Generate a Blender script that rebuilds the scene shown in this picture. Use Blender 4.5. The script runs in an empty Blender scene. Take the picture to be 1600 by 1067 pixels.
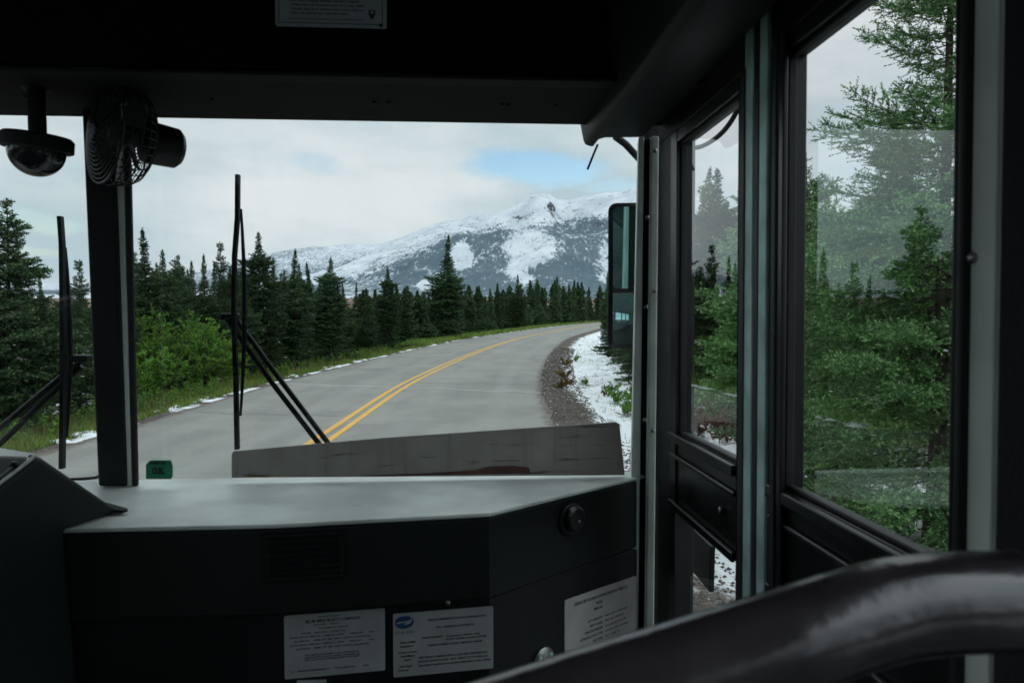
import bpy, bmesh, math, random
import numpy as np
from mathutils import Vector, Matrix, noise as mnoise
random.seed(7); rng = np.random.default_rng(7)
S = bpy.context.scene
C = S.collection
PI = math.pi; HAZE = .00006
# ------------------------------------------------------------------ camera model
FPX, CX, CY = 1150.0, 800.0, 533.5
CAMZ = 2.087
PITCH = math.atan(73.5/FPX)
CAM = Vector((0, 0, CAMZ))
RC = Matrix.Rotation(PI/2-PITCH, 3, 'X')
def ray(px, py):
    return RC @ Vector(((px-CX)/FPX, (CY-py)/FPX, -1))
def pix(p):
    q = RC.transposed() @ (Vector(p)-CAM)
    return CX+FPX*q.x/-q.z, CY-FPX*q.y/-q.z
# bus frame: u right, v forward, w up, origin at the eye
BF = ray(720, 500).normalized()
BR = BF.cross(Vector((0, 0, 1))).normalized()
BU = BR.cross(BF).normalized()
FRAME = Matrix.Translation(CAM) @ Matrix((BR, BF, BU)).transposed().to_4x4()
def duvw(px, py):
    d = ray(px, py); return Vector((d.dot(BR), d.dot(BF), d.dot(BU)))
def onv(px, py, v):
    d = duvw(px, py); return d*(v/d.y)
def onu(px, py, u):
    d = duvw(px, py); return d*(u/d.x)
def onw(px, py, w):
    d = duvw(px, py); return d*(w/d.z)
# ------------------------------------------------------------------ materials
def nodes_of(m):
    m.use_nodes = True; nt = m.node_tree; nt.nodes.clear(); return nt
def N(nt, t, **kw):
    n = nt.nodes.new(t)
    for k, v in kw.items(): setattr(n, k, v)
    return n
def mat(name, col, rough=.5, metal=0, var=.15, scale=8, bump=.0, bscale=60, spec=.5, coords='Object', col2=None):
    m = bpy.data.materials.new(name); nt = nodes_of(m); L = nt.links.new
    out = N(nt, 'ShaderNodeOutputMaterial'); p = N(nt, 'ShaderNodeBsdfPrincipled')
    L(p.outputs[0], out.inputs[0])
    tc = N(nt, 'ShaderNodeTexCoord'); no = N(nt, 'ShaderNodeTexNoise')
    no.inputs['Scale'].default_value = scale; no.inputs['Detail'].default_value = 6
    L(tc.outputs[coords], no.inputs['Vector'])
    mx = N(nt, 'ShaderNodeMix', data_type='RGBA')
    c2 = col2 if col2 else tuple(min(1, c*(1+2*var)) for c in col)
    mx.inputs[6].default_value = tuple(c*(1-var) for c in col)+(1,) if not col2 else tuple(col)+(1,)
    mx.inputs[7].default_value = tuple(c2)+(1,)
    mr = N(nt, 'ShaderNodeMapRange'); mr.inputs[1].default_value = .35; mr.inputs[2].default_value = .65
    L(no.outputs[0], mr.inputs[0]); L(mr.outputs[0], mx.inputs[0]); L(mx.outputs[2], p.inputs['Base Color'])
    p.inputs['Roughness'].default_value = rough; p.inputs['Metallic'].default_value = metal
    p.inputs['Specular IOR Level'].default_value = spec
    rr = N(nt, 'ShaderNodeMapRange'); rr.inputs[3].default_value = max(.02, rough-.1); rr.inputs[4].default_value = min(1, rough+.12)
    L(no.outputs[0], rr.inputs[0]); L(rr.outputs[0], p.inputs['Roughness'])
    if bump:
        b = N(nt, 'ShaderNodeBump'); n2 = N(nt, 'ShaderNodeTexNoise'); n2.inputs['Scale'].default_value = bscale
        L(tc.outputs[coords], n2.inputs['Vector']); L(n2.outputs[0], b.inputs['Height'])
        b.inputs['Strength'].default_value = bump; b.inputs['Distance'].default_value = .002
        L(b.outputs[0], p.inputs['Normal'])
    return m
def glass_mat(name, ior, tint=(1, 1, 1), refl=1.0, dirt=0.0):
    m = bpy.data.materials.new(name); nt = nodes_of(m); L = nt.links.new
    out = N(nt, 'ShaderNodeOutputMaterial'); t = N(nt, 'ShaderNodeBsdfTransparent'); g = N(nt, 'ShaderNodeBsdfGlossy')
    t.inputs[0].default_value = tint+(1,); g.inputs['Roughness'].default_value = 0.0
    g.inputs[0].default_value = (refl*.96, refl, refl*1.0, 1)
    fr = N(nt, 'ShaderNodeFresnel'); fr.inputs[0].default_value = ior
    # thin sheet: same reflectance from both sides
    geo = N(nt, 'ShaderNodeNewGeometry'); mi = N(nt, 'ShaderNodeMath', operation='MULTIPLY_ADD')
    mi.inputs[1].default_value = 1/ior-ior; mi.inputs[2].default_value = ior
    L(geo.outputs['Backfacing'], mi.inputs[0]); L(mi.outputs[0], fr.inputs[0])
    # the Fresnel node inverts the IOR on back faces, feed it 1/ior there
    mx = N(nt, 'ShaderNodeMixShader'); L(fr.outputs[0], mx.inputs[0]); L(t.outputs[0], mx.inputs[1]); L(g.outputs[0], mx.inputs[2])
    last = mx
    if dirt:
        d = N(nt, 'ShaderNodeBsdfDiffuse'); d.inputs[0].default_value = (.5, .5, .5, 1)
        tc = N(nt, 'ShaderNodeTexCoord'); mp = N(nt, 'ShaderNodeMapping'); mp.inputs['Scale'].default_value = (6, 6, 2.2)
        no = N(nt, 'ShaderNodeTexNoise'); no.inputs['Scale'].default_value = 2.5; no.inputs['Detail'].default_value = 9; no.inputs['Roughness'].default_value = .7
        L(tc.outputs['Object'], mp.inputs[0]); L(mp.outputs[0], no.inputs[0])
        mr = N(nt, 'ShaderNodeMapRange'); mr.inputs[1].default_value = .45; mr.inputs[2].default_value = .85; mr.inputs[4].default_value = dirt
        L(no.outputs[0], mr.inputs[0])
        m2 = N(nt, 'ShaderNodeMixShader'); L(mr.outputs[0], m2.inputs[0]); L(mx.outputs[0], m2.inputs[1]); L(d.outputs[0], m2.inputs[2]); last = m2
    L(last.outputs[0], out.inputs[0])
    return m
M = {}
M['black'] = mat('black_plastic', (.008, .010, .011), .5, spec=.3, var=.2, scale=5, bump=.15, bscale=400)
M['header'] = mat('header_black', (.0022, .003, .0034), .7, spec=.12, var=.2, scale=4)
M['soffit'] = mat('soffit_grey', (.012, .013, .013), .7, spec=.2, var=.15, scale=3, bump=.2, bscale=200)
M['cover'] = mat('cover_grey', (.013, .0155, .016), .5, spec=.3, var=.15, scale=4, bump=.2, bscale=300)
M['rubber'] = mat('rubber', (.009, .011, .012), .55, var=.2, scale=20, bump=.3, bscale=150)
M['frame'] = mat('door_frame_black', (.007, .009, .010), .32, var=.2, scale=10)
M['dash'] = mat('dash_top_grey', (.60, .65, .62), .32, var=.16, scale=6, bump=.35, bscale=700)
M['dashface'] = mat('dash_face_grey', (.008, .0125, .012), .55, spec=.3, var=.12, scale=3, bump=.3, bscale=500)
M['pod'] = mat('pod_grey', (.007, .0155, .016), .55, spec=.3, var=.12, scale=5, bump=.2, bscale=500)
M['metal'] = mat('worn_aluminium', (.40, .58, .55), .5, metal=.3, var=.2, scale=14, bump=.2, bscale=120)
M['post'] = mat('painted_post', (.74, .84, .78), .5, metal=.0, var=.08, scale=12)
M['panelgrey'] = mat('panel_grey', (.66, .72, .67), .6, var=.06, scale=12, bump=.2, bscale=400)
M['screw'] = mat('screw_metal', (.25, .25, .24), .35, metal=.9, var=.3, scale=60)
M['plate'] = mat('notice_plate', (.36, .385, .39), .5, var=.06, scale=20)
M['plate2'] = mat('notice_plate_pinkish', (.42, .40, .39), .5, var=.08, scale=14)
M['notice'] = mat('notice_header', (.30, .35, .36), .5, var=.06, scale=20)
M['ink'] = mat('ink', (.012, .016, .022), .6)
M['blue'] = mat('logo_blue', (.012, .07, .17), .5)
M['fabric'] = mat('partition_fabric', (.010, .012, .014), .9, var=.3, scale=90, bump=.5, bscale=300)
M['green'] = mat('green_card', (.012, .19, .10), .6, var=.2, scale=20)
M['rail'] = mat('padded_rail', (.040, .033, .038), .2, var=.35, scale=12, bump=.2, bscale=90, spec=1.0)
def rail_mat():
    m = M['rail']; nt = m.node_tree; L = nt.links.new; p = [n for n in nt.nodes if n.type == 'BSDF_PRINCIPLED'][0]; tc = [n for n in nt.nodes if n.type == 'TEX_COORD'][0]
    mp = N(nt, 'ShaderNodeMapping'); mp.inputs['Scale'].default_value = (1.0, 11, 12); mp.inputs['Rotation'].default_value = (0, math.radians(14), 0); no = N(nt, 'ShaderNodeTexNoise'); no.inputs['Scale'].default_value = 2.2; no.inputs['Detail'].default_value = 4
    L(tc.outputs['Object'], mp.inputs[0]); L(mp.outputs[0], no.inputs['Vector']); b = N(nt, 'ShaderNodeBump'); b.inputs['Strength'].default_value = .16; b.inputs['Distance'].default_value = .003; L(no.outputs[0], b.inputs['Height'])
    old = p.inputs['Normal'].links[0].from_node; L(old.outputs[0], b.inputs['Normal']); L(b.outputs[0], p.inputs['Normal'])
rail_mat()
M['fan'] = mat('fan_black', (.010, .011, .012), .4)
M['dome'] = mat('smoked_dome', (.012, .015, .017), .08, var=.1, spec=.8)
M['wall'] = mat('interior_wall', (.35, .37, .36), .6)
M['floor'] = mat('bus_floor', (.03, .03, .032), .8)
M['skin'] = mat('bus_skin', (.35, .38, .36), .4, var=.05)
M['glass'] = glass_mat('windscreen_glass', 1.35, (.93, .965, .96), 1.0, dirt=.035)
M['doorglass'] = glass_mat('door_glass', 1.92, (.97, .965, .965), 1.0, dirt=.05)
M['sideglass'] = glass_mat('side_glass', 1.4, (.97, .98, .98), 1.0)
M['tealglass'] = glass_mat('tinted_glass', 1.5, (.5, .6, .6), 1.0)
m = bpy.data.materials.new('mirror_glass'); nt = nodes_of(m); o_ = N(nt, 'ShaderNodeOutputMaterial'); g_ = N(nt, 'ShaderNodeBsdfGlossy')
g_.inputs[0].default_value = (.42, .74, .74, 1); g_.inputs['Roughness'].default_value = .01; nt.links.new(g_.outputs[0], o_.inputs[0]); M['mirror'] = m
# worn board: scratches along its length and reddish marks low down
def board_mat():
    m = bpy.data.materials.new('worn_board'); nt = nodes_of(m); L = nt.links.new
    out = N(nt, 'ShaderNodeOutputMaterial'); p = N(nt, 'ShaderNodeBsdfPrincipled'); L(p.outputs[0], out.inputs[0])
    tc = N(nt, 'ShaderNodeTexCoord')
    def noi(scale, vec, det=8, ro=.6):
        mp = N(nt, 'ShaderNodeMapping'); mp.inputs['Scale'].default_value = vec
        no = N(nt, 'ShaderNodeTexNoise'); no.inputs['Scale'].default_value = scale; no.inputs['Detail'].default_value = det; no.inputs['Roughness'].default_value = ro
        L(tc.outputs['Object'], mp.inputs[0]); L(mp.outputs[0], no.inputs[0]); return no.outputs[0]
    def mr(x, a, b, c=0, d=1):
        n = N(nt, 'ShaderNodeMapRange'); L(x, n.inputs[0])
        for i, v in enumerate((a, b, c, d)): n.inputs[i+1].default_value = v
        return n.outputs[0]
    def mix(f, a, b):
        n = N(nt, 'ShaderNodeMix', data_type='RGBA'); L(f, n.inputs[0])
        for i, v in ((6, a), (7, b)):
            if isinstance(v, tuple): n.inputs[i].default_value = v+(1,)
            else: L(v, n.inputs[i])
        return n.outputs[2]
    c = mix(mr(noi(7, (1, 1, 1)), .35, .7), (.25, .235, .21), (.34, .32, .295))
    c = mix(mr(noi(6, (1.2, 1, 14)), .57, .68), c, (.07, .065, .06))
    c = mix(mr(noi(3, (14, 1, 1)), .5, .8, 0, .5), c, (.11, .10, .10))
    L(c, p.inputs['Base Color']); p.inputs['Roughness'].default_value = .6
    return m
M['board'] = board_mat()
M['redstain'] = mat('rust_red_strip', (.075, .032, .026), .6, var=.4, scale=16)
# ------------------------------------------------------------------ mesh helpers
BASE = {}
def tag(o, label=None, cat=None, group=None, kind=None):
    if label: o['label'] = label
    if cat: o['category'] = cat
    if group: o['group'] = group
    if kind: o['kind'] = kind
    return o
def thing(name, label, cat, base, group=None):
    o = bpy.data.objects.new(name, None); C.objects.link(o); o.empty_display_size = .1
    b = Vector(base); o.matrix_world = FRAME @ Matrix.Translation(b)
    BASE[o.name] = b; return tag(o, label, cat, group)
class MB:
    def __init__(s): s.bm = bmesh.new(); s.mi = 0
    def face(s, vs):
        try:
            f = s.bm.faces.new(vs); f.material_index = s.mi; return f
        except ValueError: return None
    def poly(s, pts): return s.face([s.bm.verts.new(p) for p in pts])
    def quad(s, pts): s.poly(pts); return s
    def prism(s, pts, d):
        d = Vector(d); a = [s.bm.verts.new(p) for p in pts]; b = [s.bm.verts.new(Vector(p)+d) for p in pts]
        n = len(pts); s.face(a); s.face(b[::-1])
        for i in range(n): s.face([a[i], b[i], b[(i+1) % n], a[(i+1) % n]])
        return s
    def hull8(s, a, b):   # two quads
        a = [s.bm.verts.new(p) for p in a]; b = [s.bm.verts.new(p) for p in b]; n = len(a)
        s.face(a); s.face(b[::-1])
        for i in range(n): s.face([a[i], b[i], b[(i+1) % n], a[(i+1) % n]])
        return s
    def box(s, x0, x1, y0, y1, z0, z1):
        return s.prism([(x0, y0, z0), (x1, y0, z0), (x1, y1, z0), (x0, y1, z0)], (0, 0, z1-z0))
    def tube(s, pts, r, seg=8, caps=True, closed=False):
        pts = [Vector(p) for p in pts]; n = len(pts); rings = []
        rs = r if isinstance(r, (list, tuple)) else [r]*n
        up = None
        for i, p in enumerate(pts):
            if closed: t = pts[(i+1) % n]-pts[i-1]
            else: t = pts[min(i+1, n-1)]-pts[max(i-1, 0)]
            t.normalize()
            if up is None:
                up = t.orthogonal().normalized()
            up = (up-t*up.dot(t)).normalized(); sd = t.cross(up)
            rings.append([s.bm.verts.new(p+(up*math.cos(a)+sd*math.sin(a))*rs[i]) for a in [2*PI*k/seg for k in range(seg)]])
        for i in range(n if closed else n-1):
            A, B = rings[i], rings[(i+1) % n]
            for k in range(seg): s.face([A[k], A[(k+1) % seg], B[(k+1) % seg], B[k]])
        if caps and not closed: s.face(rings[0][::-1]); s.face(rings[-1])
        return s
    def lathe(s, c, axis, prof, seg=24):
        c = Vector(c); ax = Vector(axis).normalized(); e1 = ax.orthogonal().normalized(); e2 = ax.cross(e1); rings = []
        for (h, r) in prof:
            rings.append([s.bm.verts.new(c+ax*h+(e1*math.cos(a)+e2*math.sin(a))*max(r, 1e-5)) for a in [2*PI*k/seg for k in range(seg)]])
        for A, B in zip(rings, rings[1:]):
            for k in range(seg): s.face([A[k], A[(k+1) % seg], B[(k+1) % seg], B[k]])
        s.face(rings[0][::-1]); s.face(rings[-1]); return s
    def build(s, name, m, parent=None, bevel=0, smooth=None, base=None):
        me = bpy.data.meshes.new(name)
        bmesh.ops.recalc_face_normals(s.bm, faces=s.bm.faces)
        b = BASE[parent.name] if parent else (Vector(base) if base is not None else Vector((0, 0, 0)))
        for v in s.bm.verts: v.co -= b
        s.bm.to_mesh(me); s.bm.free()
        for mm in (m if isinstance(m, (list, tuple)) else [m]): me.materials.append(M[mm] if isinstance(mm, str) else mm)
        if smooth is not None:
            me.shade_smooth(); me.set_sharp_from_angle(angle=math.radians(smooth))
        o = bpy.data.objects.new(name, me); C.objects.link(o); BASE[o.name] = b
        if parent: o.parent = parent
        else: o.matrix_world = FRAME @ Matrix.Translation(b)
        if bevel:
            md = o.modifiers.new('bevel', 'BEVEL'); md.width = bevel; md.segments = 3; md.limit_method = 'ANGLE'; md.angle_limit = math.radians(35)
        return o
_font = {}
def textmesh(s_, size, x, y, align='LEFT', bold=0.0, narrow=1.0):
    """returns list of (verts, faces) for flat text in the XY plane"""
    cu = bpy.data.curves.new('t', 'FONT'); cu.body = s_; cu.size = size; cu.align_x = align; cu.offset = bold; cu.resolution_u = 2
    ob = bpy.data.objects.new('t', cu); C.objects.link(ob)
    dg = bpy.context.evaluated_depsgraph_get(); me = bpy.data.meshes.new_from_object(ob.evaluated_get(dg))
    vs = [(v.co.x*narrow+x, v.co.y+y) for v in me.vertices]; fs = [tuple(p.vertices) for p in me.polygons]
    bpy.data.objects.remove(ob); bpy.data.curves.remove(cu); bpy.data.meshes.remove(me)
    return vs, fs
def printing(lines, corner, ex, ey, nrm, parent, name='printed_text', m='ink', heavy=.0):
    """lines: (text, x0, x1, baseline y, cap height), each stretched between x0 and x1"""
    mb = MB()
    for (t, xa, xb, y, ch) in lines:
        vs, fs = textmesh(t, ch/.70, 0, 0, 'LEFT', heavy*ch)
        mn, mxx = min(v[0] for v in vs), max(v[0] for v in vs); k = (xb-xa)/(mxx-mn)
        vv = [mb.bm.verts.new(corner+ex*(xa+(p-mn)*k)+ey*(y+q_)+nrm*.0012) for p, q_ in vs]
        for f in fs: mb.face([vv[i] for i in f])
    return mb.build(name, m, parent)

# ================================================================== BUS
WALL = .43; CEIL = .78; FLOORW = -1.15
bus = thing('bus', 'dark bus interior around the viewer, with grey dashboard, split windscreen and glazed folding door', 'bus', (-.78, -2.5, -2.0))
def wb(px, v=None, u=WALL): return onu(px, 470, u).y
# --- header box over the windscreen
VH = 1.25
hb = onv(450, 108, VH).z
ws_top = onv(450, 170, 1.60)
MB().box(-1.98, .245, VH, 1.56, hb, CEIL-.002).build('header_box', 'header', bus, bevel=.006)
mb = MB(); z1 = ws_top.z
mb.prism([(-1.98, VH+.004, hb-.0015), (-1.98, VH+.004, hb-.009), (-1.98, 1.50, z1-.012), (-1.98, 1.60, z1-.002), (-1.98, 1.66, z1-.002), (-1.98, 1.66, z1+.06), (-1.98, 1.563, z1+.06), (-1.98, 1.563, hb-.0015)], (2.42, 0, 0))
mb.build('header_underside', 'soffit', bus, bevel=.004)
for px, py in ((585, 132), (785, 139), (868, 141), (608, 155), (794, 162), (40, 112), (330, 128)):
    p = onv(px, py, 1.42); MB().lathe((p.x, p.y, hb+.012), (0, 0, -1), [(0, .006), (.012, .006), (.018, .003)], 10).build('header_screw', 'black', bus, smooth=40)
# --- door gear cover: long moulding along the top right
mb = MB()
A = onv(903, 178, 1.62); B_ = onv(911, 229, 1.62); B2 = onv(926, 231, 1.62); D = onv(940, 216, 1.62)
def arc(c, r, a0, a1, n): return [(c[0]+r*math.cos(math.radians(a0+(a1-a0)*i/n)), c[1]+r*math.sin(math.radians(a0+(a1-a0)*i/n))) for i in range(n+1)]
sec = [(.247, CEIL-.004), (.247, A.z+.12), (A.x, A.z), (B_.x, B_.z+.012), (B_.x+.004, B_.z+.003), (B_.x+.012, B_.z), (B2.x, B2.z+.001), (B2.x+.01, D.z-.005), (D.x+.006, D.z), (.405, D.z+.002), (.405, CEIL-.004)]
mb.prism([(x, 1.618, z) for x, z in sec], (0, -1.35, 0)); mb.build('door_gear_cover', 'cover', bus, bevel=.003, smooth=40)
mb = MB(); mb.box(.405, .4165, .27, 1.60, D.z+.030, D.z+.058); mb.box(.4052, .4125, .27, 1.60, D.z+.064, CEIL-.01)
mb.build('cover_trim', 'panelgrey', bus, bevel=.002)
# --- front pillar in the middle of the windscreen
def slab(cols, v0, v1, y0=110, y1=760, th=.05):
    """cols: (px at y=125, px at y=745) pairs for left and right edges; raked slab"""
    (a0, a1), (b0, b1) = cols
    k = lambda t0, t1, y: t0+(t1-t0)*(y-125)/620
    f = [onv(k(a0, a1, y0), y0, v0), onv(k(b0, b1, y0), y0, v0), onv(k(b0, b1, y1), y1, v1), onv(k(a0, a1, y1), y1, v1)]
    return MB().hull8(f, [p+Vector((0, th, 0)) for p in f])
slab(((125, 152), (175, 197)), 1.50, 1.585, th=.028).build('centre_pillar', 'black', bus, bevel=.006)
slab(((176, 197.5), (189, 205)), 1.507, 1.592, th=.016).build('pillar_trim', 'panelgrey', bus, bevel=.001)
slab(((189.5, 205.3), (200, 214)), 1.507, 1.592, th=.012).build('pillar_gasket', 'rubber', bus, bevel=.004)
# --- windscreen glass
gx0, gx1 = -1.95, .42
pc = (onv(170, 300, 1.6)).x
for x0, x1 in ((gx0, pc), (pc+.002, gx1)):
    mb = MB(); mb.poly([(x0, 1.612, z1+.03), (x1, 1.612, z1+.03), (x1, 1.70, -.42), (x0, 1.70, -.42)]); mb.build('windscreen_pane', 'glass', bus)
# --- right front corner post
def vstrip(name, px0, px1, u0, u1, m, z0=-1.1, z1_=CEIL-.002, bev=.002, parent=bus):
    a, b = onu(px0, 480, u0).y, onu(px1, 480, u0).y
    return MB().box(u0, u1, min(a, b), max(a, b), z0, z1_).build(name, m, parent, bevel=bev)
p0 = onv(1003, 480, 1.60); p1 = onv(1021, 480, 1.60); p2 = onv(1034, 480, 1.60)
def postslab(name, ta, tb, ba, bb, v, th, m, bev=.002):   # left/right pixel edges at rows 216 and 735
    zt_, zb_ = D.z-.001, -1.0
    k_ = lambda t0, t1, z_: t0+(t1-t0)*((500-z_*FPX/1.6)-216)/519
    f_ = [Vector((onv(k_(ta, ba, zt_), 480, v).x, v, zt_)), Vector((onv(k_(tb, bb, zt_), 480, v).x, v, zt_)), Vector((onv(k_(tb, bb, zb_), 480, v).x, v, zb_)), Vector((onv(k_(ta, ba, zb_), 480, v).x, v, zb_))]
    MB().hull8(f_, [p+Vector((.012, th, 0)) for p in f_]).build(name, m, bus, bevel=bev)
postslab('corner_post', 997, 1006, 987, 1001, 1.60, .06, 'post', .003)
postslab('post_groove', 1006, 1014.5, 1001.3, 1010, 1.615, .05, 'black')
postslab('post_lip', 1014.8, 1017, 1010.2, 1012.5, 1.603, .04, 'post', .0005)
postslab('corner_trim', 1018, 1028.5, 1013.5, 1025, 1.592, .06, 'post', .002)
MB().box(onv(1006, 480, 1.67).x, .476, 1.668, 1.70, -1.0, D.z+.05).build('corner_backing', 'black', bus)
for px, py in ((1012, 340), (1023, 455), (1010, 480), (1024, 236), (1008, 656), (1020, 673)):
    p = onv(px, py, 1.590); MB().lathe(p, (0, -1, 0), [(-.008, .0045), (.001, .0045), (.003, .002)], 10).build('post_rivet', 'screw', bus, smooth=40)
vstrip('door_seal', 1029, 1052, .426, .47, 'rubber', z1_=D.z+.03)
# --- entrance door, two leaves
door = MB().box(.425, .475, wb(1494), wb(1036)+.02, .372, CEIL).build('door_header', 'black', bus, bevel=.004)
TOPW, BOTW = .348, -.226
def leaf(pxa, pxb, ga, gb, lower=True, nm='door_leaf'):
    """pxa..pxb: leaf from far to near edge in pixels on plane u=WALL; ga..gb: glass"""
    va, vb, g0, g1 = wb(pxa), wb(pxb), onu(ga, 470, WALL+.012).y, onu(gb, 470, WALL-.006).y
    U0, U1 = WALL-.006, WALL+.03
    mb = MB()
    mb.box(U0, U1, g0, va, -1.08, .37)           # far stile
    mb.box(U0, U1, vb, g1, -1.08, .37)           # near stile
    mb.box(U0+.001, U1-.001, g1+.0002, g0-.0002, TOPW, .37)
    mb.box(U0+.004, U1-.001, g1+.0002, g0-.0002, -.378, BOTW-.0)
    mb.box(U0+.001, U1-.001, g1+.0002, g0-.0002, -1.08, -.98)
    o = mb.build(nm, 'frame', bus, bevel=.004)
    # glazing bead and raised rails
    mb = MB()
    for (z, h, d) in ((BOTW-.018, .018, .007), (BOTW-.050, .008, .004), (-.379, .016, .006)):
        mb.box(U0-d, U0+.002, vb+.004, va-(.004 if pxa < 1100 else .022), z, z+h)
    mb.build('door_rail', 'frame', o, bevel=.003)
    mb = MB(); r = .006
    mb.box(U0+.008, U0+.02, g1, g1+r, BOTW, TOPW); mb.box(U0+.008, U0+.02, g0-r, g0, BOTW, TOPW)
    mb.box(U0+.0085, U0+.0195, g1+r, g0-r, BOTW, BOTW+r); mb.box(U0+.0085, U0+.0195, g1+r, g0-r, TOPW-r, TOPW)
    mb.build('glazing_bead', 'rubber', o, bevel=.002)
    MB().quad([(WALL+.01, g0, BOTW), (WALL+.01, g1, BOTW), (WALL+.01, g1, TOPW), (WALL+.01, g0, TOPW)]).build('door_pane', 'doorglass', o)
    if pxa > 1100: MB().box(WALL-.001, WALL+.02, g1+.0003, g0-.0003, -.9798, -.3782).build('lower_panel', 'frame', o)
    else: MB().quad([(WALL+.01, g0, -.98), (WALL+.01, g1, -.98), (WALL+.01, g1, -.378), (WALL+.01, g0, -.378)]).build('lower_pane', 'sideglass' if not lower else 'glass', o)
    mb = MB()
    p = onu(1128, 797, WALL-.006) if pxa < 1100 else None
    if p: mb.lathe(p, (-1, 0, 0), [(-.002, .006), (.004, .006), (.006, .003)], 10); mb.build('door_screw', 'screw', o, smooth=40)
    return o
leaf(1052, 1158, 1070, 1152)
leaf(1200, 1496, 1238, 1490)
# meeting strips
vstrip('meeting_seal', 1153, 1161, WALL-.012, WALL+.02, 'rubber', -1.08, .37)
vstrip('meeting_strip', 1161, 1174, WALL-.010, WALL+.01, 'metal', -1.08, CEIL-.01)
vstrip('meeting_seal', 1175.6, 1183, WALL-.010, WALL+.015, 'rubber', -1.08, CEIL-.01)
vstrip('meeting_strip', 1184, 1196, WALL-.011, WALL+.012, 'metal', -1.08, CEIL-.01)
vstrip('meeting_seal', 1203, 1210, WALL-.016, WALL-.007, 'rubber', -1.08, .37)
vstrip('meeting_seal', 1214, 1221, WALL-.014, WALL-.007, 'frame', -1.08, .37)
# rear door post and the partition beside the seat
vstrip('rear_gasket', 1491, 1502, WALL-.02, WALL-.007, 'rubber', -1.08, CEIL-.01, .003)
vstrip('rear_post', 1505, 1554, WALL-.012, WALL+.03, 'panelgrey', -1.08, CEIL-.01)
p = onu(1521, 403, WALL-.012); MB().lathe(p, (-1, 0, 0), [(-.002, .005), (.002, .0052), (.0045, .003), (.0048, .001)], 14).build('post_screw', 'screw', bus, smooth=50)
vstrip('side_partition', 1556, 1900, WALL-.022, WALL+.03, 'fabric', -1.08, CEIL-.01, .006)
# --- dashboard
WD = -.348
fl = [onw(96, 826, WD), onw(430, 819, WD), onw(765, 801, WD), onw(1012, 741, WD)]
mb = MB()
back = 1.66
top = [Vector((-1.97, back, WD)), Vector((-1.97, fl[0].y, WD))]+fl+[Vector((fl[3].x+.004, back, WD))]
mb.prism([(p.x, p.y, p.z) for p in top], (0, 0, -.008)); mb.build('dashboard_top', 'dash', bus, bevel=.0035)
# front faces under the lip
def facew(px, py, pt):  # height on the vertical line through pt at pixel row py
    return onv(px, py, pt.y).z
zlow = facew(765, 937, fl[2]); zl2 = facew(200, 976, fl[1])
mb = MB()
ins = .0015
f0 = [Vector((-1.97, fl[0].y+ins, 0))]+[p+Vector((-.001, ins, 0)) for p in fl[:3]]+[fl[3]+Vector((-.004, 0, 0))]
mid = onv(345, 930, fl[0].y+ins).x
poly = [(p.x, p.y) for p in f0]+[(fl[3].x-.004, back-.003), (-1.97, back-.003)]
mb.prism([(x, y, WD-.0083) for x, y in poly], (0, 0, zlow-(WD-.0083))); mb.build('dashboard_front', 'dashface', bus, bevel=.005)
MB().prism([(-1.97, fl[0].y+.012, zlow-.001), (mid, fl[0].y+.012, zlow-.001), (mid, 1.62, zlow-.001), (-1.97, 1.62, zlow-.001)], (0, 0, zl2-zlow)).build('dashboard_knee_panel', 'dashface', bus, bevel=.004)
# lower kick panel, set back
REC = .035
k0 = Vector((-1.97, fl[1].y+REC)); k1 = Vector((fl[1].x, fl[1].y+REC)); k2 = Vector((fl[2].x, fl[2].y+REC)); k3 = Vector((fl[3].x-.02, fl[3].y-.015))
MB().prism([(k0.x, k0.y, zlow-.002), (k1.x, k1.y, zlow-.002), (k2.x, k2.y, zlow-.002), (k3.x, k3.y, zlow-.002), (k3.x, 1.645, zlow-.002), (-1.97, 1.645, zlow-.002)], (0, 0, FLOORW-zlow+.01)).build('kick_panel', 'black', bus, bevel=.003)
for px, py in ((508, 937), (603, 936), (700, 938)):
    p = onv(px, py+3, fl[1].y+REC-.001); MB().lathe(p, (0, -1, 0), [(-.003, .004), (.003, .004), (.005, .002)], 10).build('panel_screw', 'screw', bus, smooth=40)
# louvred air vent in the dash face
def face_frame(a, b, yo=0):   # frame on the vertical dash plane through a->b
    ex = (Vector((b.x-a.x, b.y-a.y, 0))).normalized(); nrm = Vector((ex.y, -ex.x, 0)); return ex, nrm
def hitplane(px, py, a, nrm):
    d = duvw(px, py); return d*(Vector((a.x, a.y, 0)).dot(nrm)/d.dot(nrm))
ex, nr = face_frame(f0[1], f0[2]) ; ex2, nr2 = face_frame(f0[2], f0[3])
q = [hitplane(px, py, f0[2], nr2) for px, py in ((412, 834), (537, 829), (537, 903), (412, 909))]
cx = q[0]; W_ = (q[1]-q[0]).length; H_ = q[0].z-q[3].z; exv = ex2
mb = MB(); t_ = .008
def lbox(mb, o, ex, nr, x0, x1, n0, n1, z0, z1):
    f = [o+ex*x0+nr*n0+Vector((0, 0, z0)), o+ex*x1+nr*n0+Vector((0, 0, z0)), o+ex*x1+nr*n0+Vector((0, 0, z1)), o+ex*x0+nr*n0+Vector((0, 0, z1))]
    mb.prism(f, nr*(n1-n0))
lbox(mb, cx, exv, nr2, 0, W_, -.001, .006, -t_, 0); lbox(mb, cx, exv, nr2, 0, W_, -.001, .006, -H_, -H_+t_)
lbox(mb, cx, exv, nr2, 0, t_, -.001, .0058, -H_+t_, -t_); lbox(mb, cx, exv, nr2, W_-t_, W_, -.001, .0058, -H_+t_, -t_)
vent = mb.build('air_vent', 'black', bus, bevel=.002)
mb = MB()
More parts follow.
